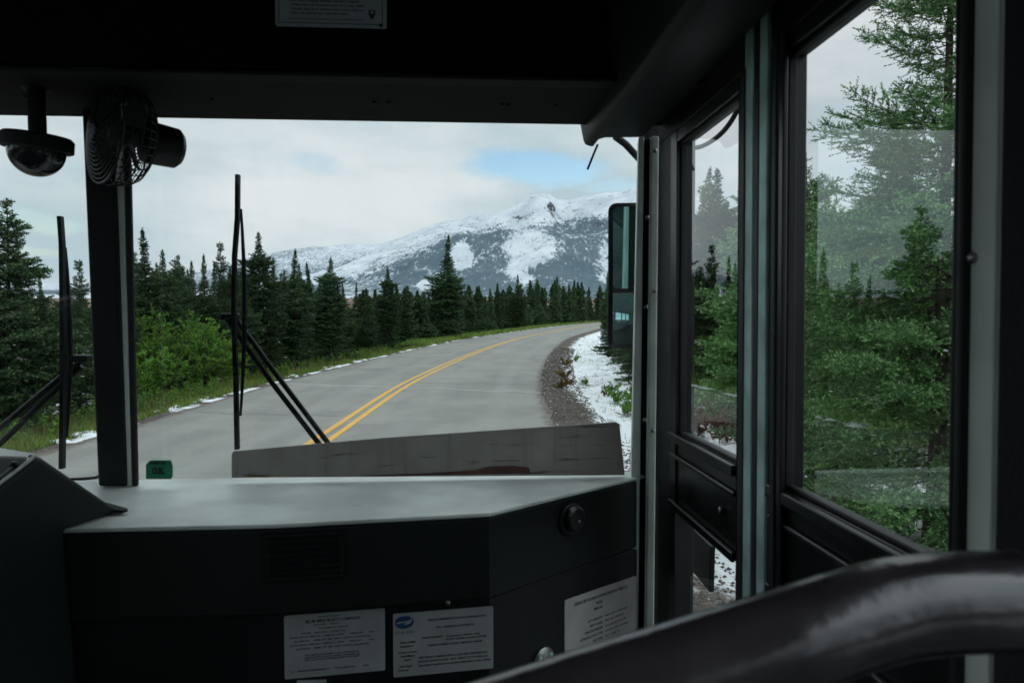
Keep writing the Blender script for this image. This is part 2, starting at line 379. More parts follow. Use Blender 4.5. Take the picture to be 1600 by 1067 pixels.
for i in range(6): lbox(mb, cx, exv, nr2, t_, W_-t_, .0003, .0042, -t_-.006-i*(H_-2*t_)/6-.003, -t_-.002-i*(H_-2*t_)/6)
for i in range(7): lbox(mb, cx, exv, nr2, t_+(i+.7)*(W_-2*t_)/7.4, t_+(i+.7)*(W_-2*t_)/7.4+.0022, .0003, .0032, -H_+t_, -t_)
mb.build('vent_louvre', 'frame', vent)
# round knob / socket on the angled face
ex3, nr3 = face_frame(f0[3], f0[4])
p = hitplane(890, 811, f0[3], nr3)
k = MB().lathe(p, nr3, [(-.002, .034), (.006, .034), (.009, .030)], 28).build('round_outlet', 'black', bus, smooth=35)
MB().lathe(p+nr3*.009+Vector((-.002, 0, .004)), nr3, [(0, .027), (.012, .026), (.016, .021), (.0165, .004)], 28).build('outlet_cap', 'frame', k, smooth=35)
MB().lathe(p+nr3*.0255, nr3, [(0, .0035), (.002, .002)], 10).build('cap_stud', 'screw', k, smooth=35)
# --- round flange with bolts on the kick panel
ex4, nr4 = face_frame(k2, k3)
def onkick(px, py): return hitplane(px, py, k2, nr4)
p = onkick(848, 1030)
fg = MB().lathe(p, nr4, [(-.001, .026), (.005, .026), (.007, .023), (.010, .012)], 28).build('pipe_flange', 'screw', bus, smooth=35)
for a in (35, 145, 215, 325):
    MB().lathe(p+ex4*.017*math.cos(math.radians(a))+Vector((0, 0, .017*math.sin(math.radians(a))))+nr4*.006, nr4, [(0, .0045), (.004, .0045), (.0055, .002)], 10).build('flange_bolt', 'metal', fg, smooth=40)
# --- instrument pod on the left
VP = 1.10
Pp = onw(190, 799, WD+.003); npod = Vector((.93, -.37, 0)).normalized()
def onpod(px, py): d = duvw(px, py); return d*(Pp.dot(npod)/d.dot(npod))
cheek = [onpod(*q_) for q_ in ((0, 757), (58, 713), (68, 714), (192, 799), (150, 812), (104, 828), (118, 985), (128, 1120), (-80, 1120), (-80, 815))]
pod = MB().hull8(cheek, [p+Vector((-.45, .10, 0)) for p in cheek]).build('instrument_pod', 'pod', bus, bevel=.010, smooth=50)
pb, pa = onpod(58, 712), onpod(0, 756)
t4 = [onv(-90, 691, pb.y+.12), onv(4, 700, pb.y+.12), pb+Vector((0, 0, .004)), pa+Vector((0, 0, .004)), onv(-90, 816, pa.y-.02)]
MB().hull8(t4, [p+Vector((-.004, 0, -.010)) for p in t4]).build('instrument_lid', 'dash', pod, bevel=.003)
VP = pb.y-.05
mb = MB()
for px, py, vv, r in ((50, 716, VP+.055, .006), (22, 727, VP+.03, .007)):
    p = onv(px, py, vv); mb.lathe(p+Vector((0, 0, -.004)), (0, 0, 1), [(0, r*.8), (.006, r), (.010, r*.6)], 12)
mb.tube([onv(22, 728, VP+.03), onv(10, 738, VP+.0), onv(-8, 752, VP-.04)], .003, 6)
mb.build('lid_latch', 'black', pod, smooth=40)
w_ = [onw(166, 789, WD+.004), onw(200, 799, WD+.004), onw(192, 802, WD+.004), onw(160, 800, WD+.004)]
MB().hull8(w_, [p+Vector((0, 0, .006)) for p in w_]).build('pod_foot', 'black', pod, bevel=.001)
cb = [onw(100, 749, WD+.006), onw(130, 748, WD+.006), onw(150, 746, WD+.008), onw(158, 742, WD+.02), onw(166, 735, WD+.035)]
MB().tube(cb, .0035, 6).build('dash_cable', 'black', bus, smooth=60)
# --- handrail close to the viewer
pts = [(520, 1226, .33), (764, 1148, .33), (894, 1106, .33), (1034, 1063, .33), (1150, 1027, .33), (1240, 999, .33), (1330, 969, .333), (1395, 951, .335), (1460, 942, .335), (1530, 939, .335), (1588, 939, .335)]
cps = [onv(a, b, d) for a, b, d in pts]
def smoothpath(P, n=6):
    out = []
    for i in range(len(P)-1):
        p0_, p1_, p2_, p3_ = P[max(i-1, 0)], P[i], P[i+1], P[min(i+2, len(P)-1)]
        for j in range(n):
            t = j/n; out.append(.5*((2*p1_)+(p2_-p0_)*t+(2*p0_-5*p1_+4*p2_-p3_)*t*t+(3*p1_-p0_-3*p2_+p3_)*t**3))
    out.append(P[-1]); return out
rail = MB().tube(smoothpath(cps), .0236, 40).build('handrail', 'rail', bus, smooth=60)
MB().tube([cps[-1]+Vector((-.0006, 0, 0)), cps[-1]+Vector((.0012, 0, 0))], .0243, 40).build('rail_joint', 'black', rail, smooth=40)
MB().tube([cps[-1]+Vector((.0014, 0, 0)), cps[-1]+Vector((.05, 0, 0)), cps[-1]+Vector((.12, .02, 0))], .0238, 40).build('rail_socket', 'rail', rail, smooth=50)
# --- body shell behind and beside the viewer
MB().box(-2.0, .475, -6.5, 1.62, CEIL, CEIL+.05).build('ceiling', 'wall', bus)
MB().box(-2.0, .475, -6.5, 1.70, FLOORW-.04, FLOORW).build('floor', 'floor', bus)
MB().box(-2.0, .475, -6.56, -6.5, FLOORW, CEIL).build('rear_wall', 'wall', bus)
mb = MB(); LW = -2.03
mb.box(LW, -1.985, -6.5, 1.70, FLOORW, -.36); mb.box(LW, -1.985, -6.5, 1.66, .66, CEIL)
vv = 1.66
posts = [(1.56, 1.66), (.62, .70), (-.35, -.22), (-1.35, -1.22), (-2.35, -2.22), (-3.35, -3.22), (-4.35, -4.22), (-5.35, -5.22), (-6.5, -6.3)]
for a, b in posts: mb.box(LW+.001, -1.986, a, b, -.3595, .6595)
mb.build('left_wall', 'wall', bus)
for (a, b), (c, d) in zip(posts, posts[1:]):
    MB().quad([(LW+.02, d, -.36), (LW+.02, a, -.36), (LW+.02, a, .66), (LW+.02, d, .66)]).build('side_pane', 'sideglass', bus)
mb = MB()
mb.box(.44, .475, -6.5, .40, FLOORW, -.30); mb.box(.44, .475, -6.5, .40, .60, CEIL)
rp = [(.28, .40), (-.75, -.62), (-1.75, -1.62), (-2.75, -2.62), (-3.75, -3.62), (-4.75, -4.62), (-6.5, -5.7)]
for a, b in rp: mb.box(.441, .474, a, b, -.2995, .5995)
mb.build('right_wall', 'wall', bus)
for (a, b), (c, d) in zip(rp, rp[1:]):
    MB().quad([(.46, d, -.30), (.46, a, -.30), (.46, a, .60), (.46, d, .60)]).build('side_pane', 'sideglass', bus)
mb = MB(); mb.box(.48, .50, -6.5, wb(1500)-.01, -1.75, -.31); mb.box(.48, .50, -6.5, wb(1500)-.01, .61, CEIL); mb.box(-2.03, .45, 1.71, 1.75, -1.7, -.43)
mb.build('outer_skin', 'skin', bus)
# flap outside the lower door pane
a = [onu(1070, 814, .56), onu(1110, 853, .56), onu(1108, 925, .56), onu(1070, 878, .56)]
MB().hull8(a, [p+Vector((.012, 0, 0)) for p in a]).build('door_step_flap', 'black', bus, bevel=.002)
# --- windscreen wipers (parts of the bus, outside the glass)
def wiper(blade, arms, tipjoint, nm='wiper'):
    V = 1.74
    b0 = [onv(x, y, V+.0) for x, y in blade]
    w = MB(); n = len(b0)
    for a_, b in zip(b0, b0[1:]):
        w.hull8([a_+Vector((-.0045, -.004, 0)), a_+Vector((.0045, -.004, 0)), a_+Vector((.0045, .010, 0)), a_+Vector((-.0045, .010, 0))],
                [b+Vector((-.0045, -.004, 0)), b+Vector((.0045, -.004, 0)), b+Vector((.0045, .010, 0)), b+Vector((-.0045, .010, 0))])
    o = w.build(nm, 'black', bus)
    # spine that carries the blade
    m_ = tipjoint
    sp = [b0[0]+(b0[-1]-b0[0])*t+Vector((.009*math.sin(PI*min(1, max(0, (t-.12)/.76)))+.003, .018, 0)) for t in (.12, .2, .3, .4, .5, .6, .7, .8, .88)]
    MB().tube(sp, [.003, .004, .005, .006, .007, .006, .005, .004, .003], 6).build('wiper_spine', 'black', o, smooth=60)
    for pts_, r in arms:
        MB().tube([onv(x, y, V+.03) for x, y in pts_], r, 8).build('wiper_arm', 'black', o, smooth=60)
    p = onv(*tipjoint, V+.02); MB().box(p.x-.016, p.x+.022, p.y-.012, p.y+.016, p.z-.008, p.z+.008).build('wiper_joint', 'black', o, bevel=.003)
    return o
wiper([(371, 273), (370.5, 340), (366, 400), (365, 490), (368, 590), (370, 702)], [([(350, 492), (425, 598), (496, 690), (520, 720)], .0065), ([(364, 492), (437, 592), (508, 686), (535, 720)], .0065)], (358, 495))
wiper([(93, 338), (96, 380), (97, 450), (98, 560), (97, 650), (96, 732)], [([(136, 556), (60, 618), (0, 668), (-60, 720)], .0065), ([(128, 572), (66, 628), (12, 682), (-30, 720)], .0065)], (124, 560))
# --- outside mirror
V = 1.95
def rrect(x0, x1, z0, z1, r, v, n=5):
    P = []
    for (cx_, cz, a0) in ((x1-r, z1-r, 0), (x0+r, z1-r, 90), (x0+r, z0+r, 180), (x1-r, z0+r, 270)):
        for i in range(n+1):
            a = math.radians(a0+90*i/n); P.append(Vector((cx_+r*math.cos(a), v, cz+r*math.sin(a))))
    return P
mp0, mp1 = onv(950, 317, V), onv(950, 545, V)
X0, X1, Z1, Z0 = mp0.x, mp0.x+.19, mp0.z, mp1.z
def tilt(P):  # turn the mirror head towards the driver
    c = Vector((X0, V, 0)); out = []
    for p in P:
        d = p-c; a = math.radians(-10.0); out.append(c+Vector((d.x*math.cos(a)-d.y*math.sin(a), d.x*math.sin(a)+d.y*math.cos(a), d.z)))
    return out
hs = MB().hull8(tilt(rrect(X0, X1, Z0, Z1, .022, V)), tilt(rrect(X0+.01, X1-.01, Z0+.01, Z1-.01, .02, V+.07))).build('side_mirror', 'black', bus, bevel=.004)
zm = onv(950, 451, V).z; zm2 = onv(950, 458, V).z
MB().hull8(tilt(rrect(X0+.013, X1-.01, zm, Z1-.012, .012, V-.003)), tilt(rrect(X0+.013, X1-.01, zm, Z1-.012, .012, V+.003))).build('mirror_glass', 'mirror', hs)
# convex lower glass
mb = MB(); nx, nz = 10, 10; gx = [[None]*(nz+1) for _ in range(nx+1)]
for i in range(nx+1):
    for j in range(nz+1):
        x = X0+.013+(X1-.023-X0)*i/nx; z = Z0+.012+(zm2-Z0-.012)*j/nz
        bul = .014*(1-((2*i/nx-1)**2+(2*j/nz-1)**2)/2)
        gx[i][j] = mb.bm.verts.new(tilt([Vector((x, V-.001-bul, z))])[0])
for i in range(nx):
    for j in range(nz): mb.face([gx[i][j], gx[i+1][j], gx[i+1][j+1], gx[i][j+1]])
mb.build('convex_glass', 'mirror', hs, smooth=80)
MB().tube([onv(962, 214, 1.78), onv(978, 226, 1.82), onv(1000, 250, 1.90), onv(1010, 300, 1.98), onv(1010, 330, 2.0)], .009, 8).build('mirror_arm', 'black', hs, smooth=60)
MB().tube([onv(934, 226, 1.78), onv(928, 240, 1.78), onv(918, 265, 1.78)], .0028, 6).build('aerial', 'black', bus, smooth=60)
MB().tube(smoothpath([onu(1060, 222, .62), onu(1085, 231, .62), onu(1110, 222, .62), onu(1135, 200, .62), onu(1155, 165, .62), onu(1165, 120, .62)]), .006, 8).build('mirror_cable', 'black', bus, smooth=60)

# ================================================================== loose things in the bus
# dome
vd = 1.38
dc = onv(58, 225, vd)
dome = thing('dome_camera', 'black dome camera on a short stem hanging from the header, left of the fan', 'dome camera', (dc.x, dc.y, dc.z))
ax = Vector((.10, -.05, 1)).normalized()
MB().lathe(dc, ax, [(-.012, .054), (-.010, .058), (.010, .058), (.015, .053), (.018, .02)], 36).build('housing', 'black', dome, smooth=35)
MB().lathe(dc, ax, [(-.012-.046*math.sin(t), .0465*math.cos(t)) for t in [i*PI/2/10 for i in range(11)]], 36).build('dome_cover', 'dome', dome, smooth=80)
st = onv(56, 118, vd)
MB().tube([dc+ax*.018, Vector((st.x, st.y, hb+.02))], .0145, 18).build('stem', 'black', dome, smooth=50)
MB().lathe((st.x, st.y, hb+.012), (0, 0, -1), [(0, .024), (.014, .024), (.018, .018)], 20).build('mount_plate', 'black', dome, smooth=40)
# fan
vf = 1.42
fc = onv(194, 214, vf)
fan = thing('fan', 'small black caged fan on a bracket beside the centre pillar of the windscreen', 'fan', (fc.x, fc.y, fc.z))
a = Vector((-.72, -.69, .06)).normalized(); e1 = Vector((0, 0, 1)); e1 = (e1-a*e1.dot(a)).normalized(); e2 = a.cross(e1)
R_ = .092
def ringp(h, r, n=40): return [fc+a*h+(e1*math.cos(t)+e2*math.sin(t))*r for t in [2*PI*i/n for i in range(n)]]
mb = MB()
def prof(r): return .034+.016*(1-(r/R_)**2)
for i in range(1, 12): r = R_*i/12; mb.tube(ringp(prof(r), r), .0012, 4, closed=True)
mb.tube(ringp(.034, R_), .0022, 6, closed=True)
for i in range(20):
    t = 2*PI*i/20; d = lambda q_: e1*math.cos(t+q_*5)+e2*math.sin(t+q_*5)
    mb.tube([fc+a*prof(R_*s_)+d(s_*.07)*R_*s_ for s_ in (.14, .35, .6, .8, 1.0)], .0011, 4)
mb.lathe(fc+a*.050, a, [(-.003, .016), (.002, .016), (.004, .012)], 20)
mb.build('front_grille', 'fan', fan)
mb = MB()
for h, r in ((.034, R_), (.018, R_), (0, R_*.99), (-.014, R_*.95), (-.026, R_*.86), (-.034, R_*.72), (-.039, R_*.58)): mb.tube(ringp(h, r), .0012, 4, closed=True)
for i in range(36):
    t = 2*PI*i/36; d = e1*math.cos(t)+e2*math.sin(t)
    mb.tube([fc+a*h+d*r for h, r in ((.034, R_), (0, R_*.99), (-.014, R_*.95), (-.026, R_*.86), (-.039, R_*.55), (-.040, .035))], .0011, 4)
mb.build('rear_grille', 'fan', fan)
MB().lathe(fc-a*.036, -a, [(0, .037), (.008, .040), (.058, .038), (.066, .031), (.067, .01)], 28).build('motor_housing', 'fan', fan, smooth=35)
hub = MB().lathe(fc+a*.0, a, [(-.02, .018), (.02, .018), (.026, .010)], 20).build('hub', 'fan', fan, smooth=40)
mb = MB()
for i in range(5):
    t = 2*PI*i/5+.3; d = e1*math.cos(t)+e2*math.sin(t); s_ = a.cross(d)
    f = [fc+d*.017-s_*.012-a*.008, fc+d*.055-s_*.030-a*.012, fc+d*.084-s_*.022-a*.010, fc+d*.086+s_*.016+a*.008, fc+d*.05+s_*.020+a*.010, fc+d*.017+s_*.010+a*.008]
    mb.hull8(f, [p+a*.0018 for p in f])
mb.build('blades', 'fan', fan)
bp = onv(200, 122, vf); 
MB().lathe((bp.x, bp.y, hb+.02), (0, 0, -1), [(0, .026), (.030, .026), (.035, .020)], 24).build('mount_base', 'black', fan, smooth=40)
MB().tube([Vector((bp.x, bp.y, hb-.012)), Vector((bp.x+.002, bp.y, hb-.045))], .013, 16).build('swivel', 'metal', fan, smooth=50)
MB().tube([Vector((bp.x+.002, bp.y, hb-.044)), Vector((bp.x+.016, bp.y, hb-.06)), fc-a*.05+Vector((0, 0, .045))], .008, 10).build('bracket', 'fan', fan, smooth=50)
# notice on the header
n0, n1, n2 = onv(430, 39, VH-.004), onv(604, 46, VH-.004), onv(432, -60, VH-.004)
def notice(name, label, p, ex, ey, nrm, W, H, m, th=.002):
    t = thing(name, label, 'notice', p+ex*W/2)
    f = []
    r = .003
    for (cx_, cy_, a0) in ((W-r, H-r, 0), (r, H-r, 90), (r, r, 180), (W-r, r, 270)):
        for i in range(4):
            an = math.radians(a0+30*i); f.append(p+ex*(cx_+r*math.cos(an))+ey*(cy_+r*math.sin(an)))
    MB().prism(f, nrm*th).build('plate', m, t)
    return t
Z = Vector((0, 0, 1)); nb = Vector((0, -1, 0))
e = Vector((1, 0, 0))
ptop = Vector((n0.x, VH-.0005, (n0.z+n1.z)/2)); W_ = n1.x-n0.x; H_ = .12
t = notice('notice', 'pale grey notice with a thin black border on the black header above the windscreen', ptop, e, Z, nb, W_, H_, 'notice')
s = W_/175
L_ = lambda txt, x0, x1, y, ch: (txt, x0*s, x1*s, y*s, ch*s)
printing([L_('For your safety please remain seated', 22, 132, 39.5, 3.6), L_('\u2022', 19.5, 21, 34, 1.6), L_('Wear seat belt fastened, wait for a stop safely', 24.7, 139.5, 33, 3.4), L_('\u2022', 19.5, 21, 27.3, 1.6), L_('Properly dispose of garbage in bags in front trash can', 24.7, 139, 26.3, 3.4), L_('\u2022', 19.5, 21, 20.9, 1.6), L_('Leave the wild flowers, they like it here', 24.7, 113, 19.8, 3.4),
          L_('Please ask the driver if you need help at any of the stops along the road', 20, 139, 11.5, 2.2)], ptop+nb*.001, e, Z, nb, t, heavy=.05)
mb = MB()
def flat(mb, x0, x1, y0, y1, z=.003): mb.poly([ptop+e*x*s+Z*y*s+nb*z for x, y in ((x0, y0), (x1, y0), (x1, y1), (x0, y1))])
flat(mb, 5, 169, 5, 6.2); flat(mb, 5, 6.2, 6.2, 100); flat(mb, 168, 169.2, 6.2, 100)
mb.build('printed_border', 'ink', t)
mb = MB(); mb.poly([ptop+e*(152+x)*s+Z*(22+y)*s+nb*.003 for x, y in ((-5, 6), (5, 6), (5.5, 1), (3, -6), (0, -9), (-3, -6), (-5.5, 1))]); mb.build('printed_emblem', 'ink', t)
mb = MB(); mb.poly([ptop+e*(152+x)*s+Z*(22+y)*s+nb*.0036 for x, y in ((-3, 4), (1, 5), (3.5, 2), (2, -1), (0, 1), (-2, 0))]); mb.build('emblem_figure', 'notice', t)  # pale figure printed inside the emblem
MB().lathe(ptop+e*166*s+Z*4.5*s+nb*.002, nb, [(0, 3.2*s), (.002, 3*s), (.003, 1*s)], 12).build('screw', 'black', t, smooth=40)
# plates on the kick panel: first two on the flat k1-k2 stretch
exk, nk = face_frame(k1, k2)
def onk(px, py): return hitplane(px, py, k1, nk)
def mk(name, label, c_tl, c_tr, c_bl, m):
    tl, tr, bl = onk(*c_tl), onk(*c_tr), onk(*c_bl)
    W, H = (tr-tl).length, (tl-bl).length; p = tl+Vector((0, 0, -H))+nk*.0005
    t = notice(name, label, p, exk, Z, nk, W, H, m)
    return t, p, W, H
t, p, W, H = mk('notice', 'grey maker plate with rows of black print, left plate under the dashboard', (444, 961), (601, 958), (445, 1060), 'plate')
s = W/157
LL = lambda txt, x0, x1, y, ch=2.5: (txt, x0*s, x1*s, H-(y+ch/2)*s, ch*s)
printing([LL('MANUFACTURED BY', 52.7, 85.6, 5.5, 2.2), LL('BLUE BIRD BODY COMPANY', 33, 119, 11.8, 4.6), LL('DATE OF MFD.', 45, 65, 18, 2.2), LL('03/17', 70, 84.5, 18), LL('INCOMPLETE VEHICLE', 54, 98, 24, 2.2), LL('GVWR  14073 KG  ( 31000 LB )', 26, 94, 30.4),
          LL('GAWR FRONT 5800 KG  ( 12000 LB ) WITH', 8, 92, 36.2), LL('10R22.5G', 102, 122, 36.2), LL('TIRES,', 131, 140, 36.2, 2.1), LL('22.5X8.25', 15, 38, 42.5), LL('RIMS, AT  827  KPA / 120 PSI COLD/SINGLE', 46, 134, 42.5),
          LL('GAWR REAR 10430 KG  ( 23000 LB ) WITH', 8, 92, 48.7), LL('10R22.5G', 100, 119, 48.7), LL('TIRES,', 131, 140, 48.7, 2.1), LL('22.5X8.25', 17, 39, 55), LL('RIMS,  AT  827  KPA / 120 PSI COLD/DUAL', 46, 132, 55),
          LL('THIS VEHICLE CONFORMS TO ALL APPLICABLE U.S.', 31, 116, 66, 2.3), LL('FEDERAL MOTOR VEHICLE SAFETY STANDARDS IN', 31, 116, 70, 2.3), LL('EFFECT ON THE DATE OF MANUFACTURE SHOWN ABOVE', 31, 116, 73.8, 2.3),
          LL('V.I.N.', 8, 16, 90.5, 2.2), LL('1BABNCXA0HF328719', 19, 68, 90.5, 2.8), LL('TYPE VEHICLE', 76, 109, 90.5, 2.2), LL('BUS', 122.5, 130.6, 90.5, 2.8)], p+nk*.001, exk, Z, nk, t, heavy=.05)
t, p, W, H = mk('notice', 'grey emission plate with a blue oval logo in its corner, right of the maker plate', (614, 958), (770, 955), (615, 1057), 'plate')
s = W/156
printing([LL('VEHICLE EMISSION CONTROL INFORMATION', 53, 144.6, 13.7, 3), LL('VIN : 1BABNCXA0HF328719', 65, 126, 26, 2.8), LL('SUBCATEGORY:', 44, 77, 41, 2.8), LL('Vocational vehicles with', 80.6, 134.7, 41, 2.8), LL('19,501-33,000 pounds GVWR', 80.6, 145.7, 46, 3),
          LL('VEHICLE FAMILY CODE : HBBXV0VCMD0B', 53, 138, 53.4, 2.8), LL('THIS VEHICLE COMPLIES WITH U.S. EPA AND CALIFORNIA EPA', 38.6, 147, 71.7, 2.9), LL('REGULATIONS FOR MY  2017  HEAVY DUTY VEHICLES', 38.6, 147, 77.7, 2.9), LL("See driver's handbook for proper maintenance of this vehicle", 38.6, 151.5, 83.7, 3),
          LL('Date of Mfd:', 10.6, 34.2, 45.7, 3), LL('03/2017', 10.6, 31, 52, 2.8), LL('Emission Control', 7.7, 36.5, 61, 2.8), LL('Identifiers:', 11, 33, 67, 2.8), LL('AMOC', 16, 28, 73, 2.4), LL('Fuel Type:', 10, 28.7, 82.8, 3), LL('Diesel', 7.7, 23, 88.7, 2.8)], p+nk*.001, exk, Z, nk, t, heavy=.06)
def ell(cx_, cy_, rx, ry, z, n=32): return [p+exk*(cx_+rx*math.cos(2*PI*i/n))*s+Z*(H-(cy_-ry*math.sin(2*PI*i/n))*s)+nk*z for i in range(n)]
lg = MB(); lg.poly(ell(17, 14, 14.5, 10, .003)); lo = lg.build('oval_logo', 'blue', t)
lg = MB(); Lp = lambda x, y: p+exk*x*s+Z*(H-y*s)+nk*.0036
lg.poly([Lp(*q_) for q_ in ((4, 15), (8, 12.8), (18, 12.4), (24, 11.5), (28, 8.5), (29, 11), (27, 15), (22, 17.5), (17, 17.2), (19, 15.2), (22, 14), (15, 14.2), (8, 15.4))]); lg.build('logo_swoosh', 'plate', lo)
printing([LL('BLUE BIRD', 3.3, 32, 29.8, 4.2)], p+nk*.001, exk, Z, nk, t, 'logo_lettering', 'blue')
# small tag below first plate
a_, b_, c_ = onk(464, 1062), onk(510, 1061), onk(464, 1090)
t = thing('sticker', 'small blank pale sticker just under the left plate below the dashboard', 'sticker', (a_+b_)/2)
MB().prism([a_, b_, b_+Z*(c_.z-a_.z), c_], nk*.001).build('paper', 'plate', t)
# third notice on the angled kick panel
tl, tr = onkick(881, 937), onkick(993, 916)
W, H = (tr-tl).length, .13; p = tl+Vector((0, 0, -H))+nr4*.0005
t = notice('notice', 'pinkish paper sheet of fine print near the door, partly behind the handrail', p, ex4, Z, nr4, W, H, 'plate2')
s = W/112
LL = lambda txt, x0, x1, y, ch=2.3: (txt, x0*s, x1*s, H-(y+ch/2)*s, ch*s)
rows = [LL('STEERING TEST VALVE MUST BE INSPECTED BEFORE OPERATION', 13, 96, 8, 3)]
for i, (ta, tb, xa, xb) in enumerate((('MODEL', '', 47, 0), ('SERIAL NO.', '', 43, 0), ('', '', 0, 0), ('LIFT CAPACITY', '600 LB / 272 KG', 34, 84), ('TEST LOAD', '900 LB / 408 KG', 36, 78), ('OPERATING PRESSURE', 'see manual of the lift', 29, 82), ('HYDRAULIC FLUID TYPE', 'aviation oil or similar', 22, 86), ('VOLTAGE', '12 / 24 V', 41, 72), ('CURRENT', '', 42, 0), ('DATE OF INSPECTION', '', 31, 0), ('', 'keep this notice with the vehicle at all times', 0, 92), ('NEXT DATE', '', 36, 0))):
    if ta: rows.append(LL(ta, xa, 56.5, 14.5+i*5.6, 2.6))
    if tb: rows.append(LL(tb, 60, xb+12, 14.5+i*5.6, 1.8))
printing(rows, p+nr4*.001, ex4, Z, nr4, t, heavy=.05)
# board leaning on the windscreen
vb = 1.60
bl = [onv(362, 746, vb), onv(362, 709, vb+.004), onv(365, 705, vb+.004), onv(600, 684, vb+.006), onv(962, 659.5, vb+.006), onv(968, 662, vb+.006), onv(976, 742, vb)]
bb = MB().prism(bl, (0, .005, 0)).build('board', 'board', None, base=tuple((bl[0]+bl[-1])/2))
tag(bb, 'long worn brown-grey board leaning against the foot of the windscreen on the dashboard', 'board')
rs = [onv(x, y, vb-.0006) for x, y in ((560, 743), (660, 739.5), (740, 734.5), (762, 729), (800, 727), (826, 730), (829, 739), (700, 741.5), (600, 744))]
MB().prism(rs, (0, -.0008, 0)).build('red_stripe', 'redstain', bb)
# green card
vg = 1.56
g = [onv(x, y, vg) for x, y in ((228, 748), (228, 726), (232, 721), (236, 719), (266, 719), (269, 728), (269, 744), (267, 748))]
gc = MB().prism(g, (0, .004, 0)).build('card', 'green', None, base=tuple(g[0]))
tag(gc, 'small green card marked O.K. standing on the dashboard beside the centre pillar', 'card')
o0 = onv(238, 740, vg); sz = (onv(258, 740, vg)-o0).length
printing([('O.K.', 0, sz*.95, 0, sz*.5), ('INSPECTED', -sz*.1, sz*1.1, sz*.75, sz*.2)], o0, Vector((1, 0, 0)), Z, nb, gc, heavy=.08)
#@@OUTSIDE@@
# ================================================================== OUTSIDE: terrain
cP = [(-200, -3.1), (-60, -3.1), (0, -3.1), (12, -3.1), (21, -3.06), (30, -2.5), (41, -1.5), (58, .6), (80, 4.8), (114, 11.9), (141, 19.3), (200, 38), (260, 62), (320, 92)]
_cy = np.array([a for a, b in cP], float); _cx = np.array([b for a, b in cP], float)
_cs = np.gradient(_cx, _cy)
def cline(Y):
    Y = np.clip(np.asarray(Y, float), -199, 319); i = np.clip(np.searchsorted(_cy, Y)-1, 0, len(_cy)-2)
    h = _cy[i+1]-_cy[i]; t = (Y-_cy[i])/h
    return (2*t**3-3*t**2+1)*_cx[i]+(t**3-2*t**2+t)*h*_cs[i]+(-2*t**3+3*t**2)*_cx[i+1]+(t**3-t**2)*h*_cs[i+1]
def base_z(Y):
    Y = np.asarray(Y, float)
    return np.where(Y < 260, -.0235*Y, -6.11-.9*(1-np.exp(-(np.maximum(Y, 260)-260)/38.)))
def sst(x, a, b): t = np.clip((x-a)/(b-a), 0, 1); return t*t*(3-2*t)
_ph = rng.uniform(0, 6.28, (2, 14)); _fr = rng.uniform(.25, 1, 14); _an = rng.uniform(0, 6.28, 14)
def wav(X, Y, L):   # cheap smooth pseudo noise of wavelength about L
    s_ = 0
    for i in range(14): s_ = s_+np.sin((X*np.cos(_an[i])+Y*np.sin(_an[i]))*6.28*_fr[i]/L*1.6+_ph[0, i])
    return s_/5.3
def ground_z(X, Y, q=None):
    X = np.asarray(X, float); Y = np.asarray(Y, float)
    if q is None: q = X-cline(Y)
    z = base_z(Y)
    off = np.maximum(np.abs(q)-3.95, 0)
    z = z-.035-.10*sst(off, .1, 1.6)+np.where(q > 0, -.05*sst(off, 0, 2)+.25*sst(off, 3, 10), -.18*sst(off, 1, 4)+.10*sst(off, 4, 9))
    z = z+.07*wav(X, Y, 2.2)*sst(off, .3, 2.5)+.25*wav(X, Y, 17)*sst(off, 4, 14)
    far = sst(Y, 300, 900)
    z = z+far*(1.2*wav(X, Y, 260))
    return z
def npmesh(name, v, f, mats, mi=None, smooth=False, attrs=None):
    v = np.asarray(v, np.float32); f = np.asarray(f, np.int32); k = f.shape[1]
    me = bpy.data.meshes.new(name); me.vertices.add(len(v)); me.vertices.foreach_set('co', v.ravel())
    me.loops.add(f.size); me.loops.foreach_set('vertex_index', f.ravel())
    me.polygons.add(len(f)); me.polygons.foreach_set('loop_start', np.arange(0, f.size, k, dtype=np.int32))
    if mi is not None: me.polygons.foreach_set('material_index', np.asarray(mi, np.int32))
    me.polygons.foreach_set('use_smooth', np.full(len(f), smooth))
    for mm in mats: me.materials.append(M[mm] if isinstance(mm, str) else mm)
    me.update(); me.validate()
    for an, av in (attrs or {}).items():
        at = me.attributes.new(an, 'FLOAT', 'POINT'); at.data.foreach_set('value', np.asarray(av, np.float32).ravel())
    return me
def link(name, me, loc=(0, 0, 0), parent=None):
    o = bpy.data.objects.new(name, me); C.objects.link(o); o.location = loc
    if parent: o.parent = parent
    return o
def gridfaces(nx, ny):
    i, j = np.meshgrid(np.arange(nx-1), np.arange(ny-1), indexing='ij'); a = (i*ny+j).ravel()
    return np.stack([a, a+ny, a+ny+1, a+1], 1)
def geo(a, b, s0, r):
    out = [a]; s_ = s0
    while out[-1] < b: out.append(out[-1]+s_); s_ *= r
    return out
qpos = list(np.arange(3.75, 14, .22))+geo(14.3, 6500, .4, 1.13)
q = np.array(sorted([-x for x in qpos]+list(np.linspace(-3.2, 3.2, 7))+qpos))
yy = np.array(sorted([-y for y in geo(1, 300, 1.0, 1.15)]+list(np.arange(0, 45, .3))+geo(45, 7600, .45, 1.03)))
Q, YY = np.meshgrid(q, yy, indexing='ij'); XX = Q+cline(YY)
ZZ = ground_z(XX, YY, Q)
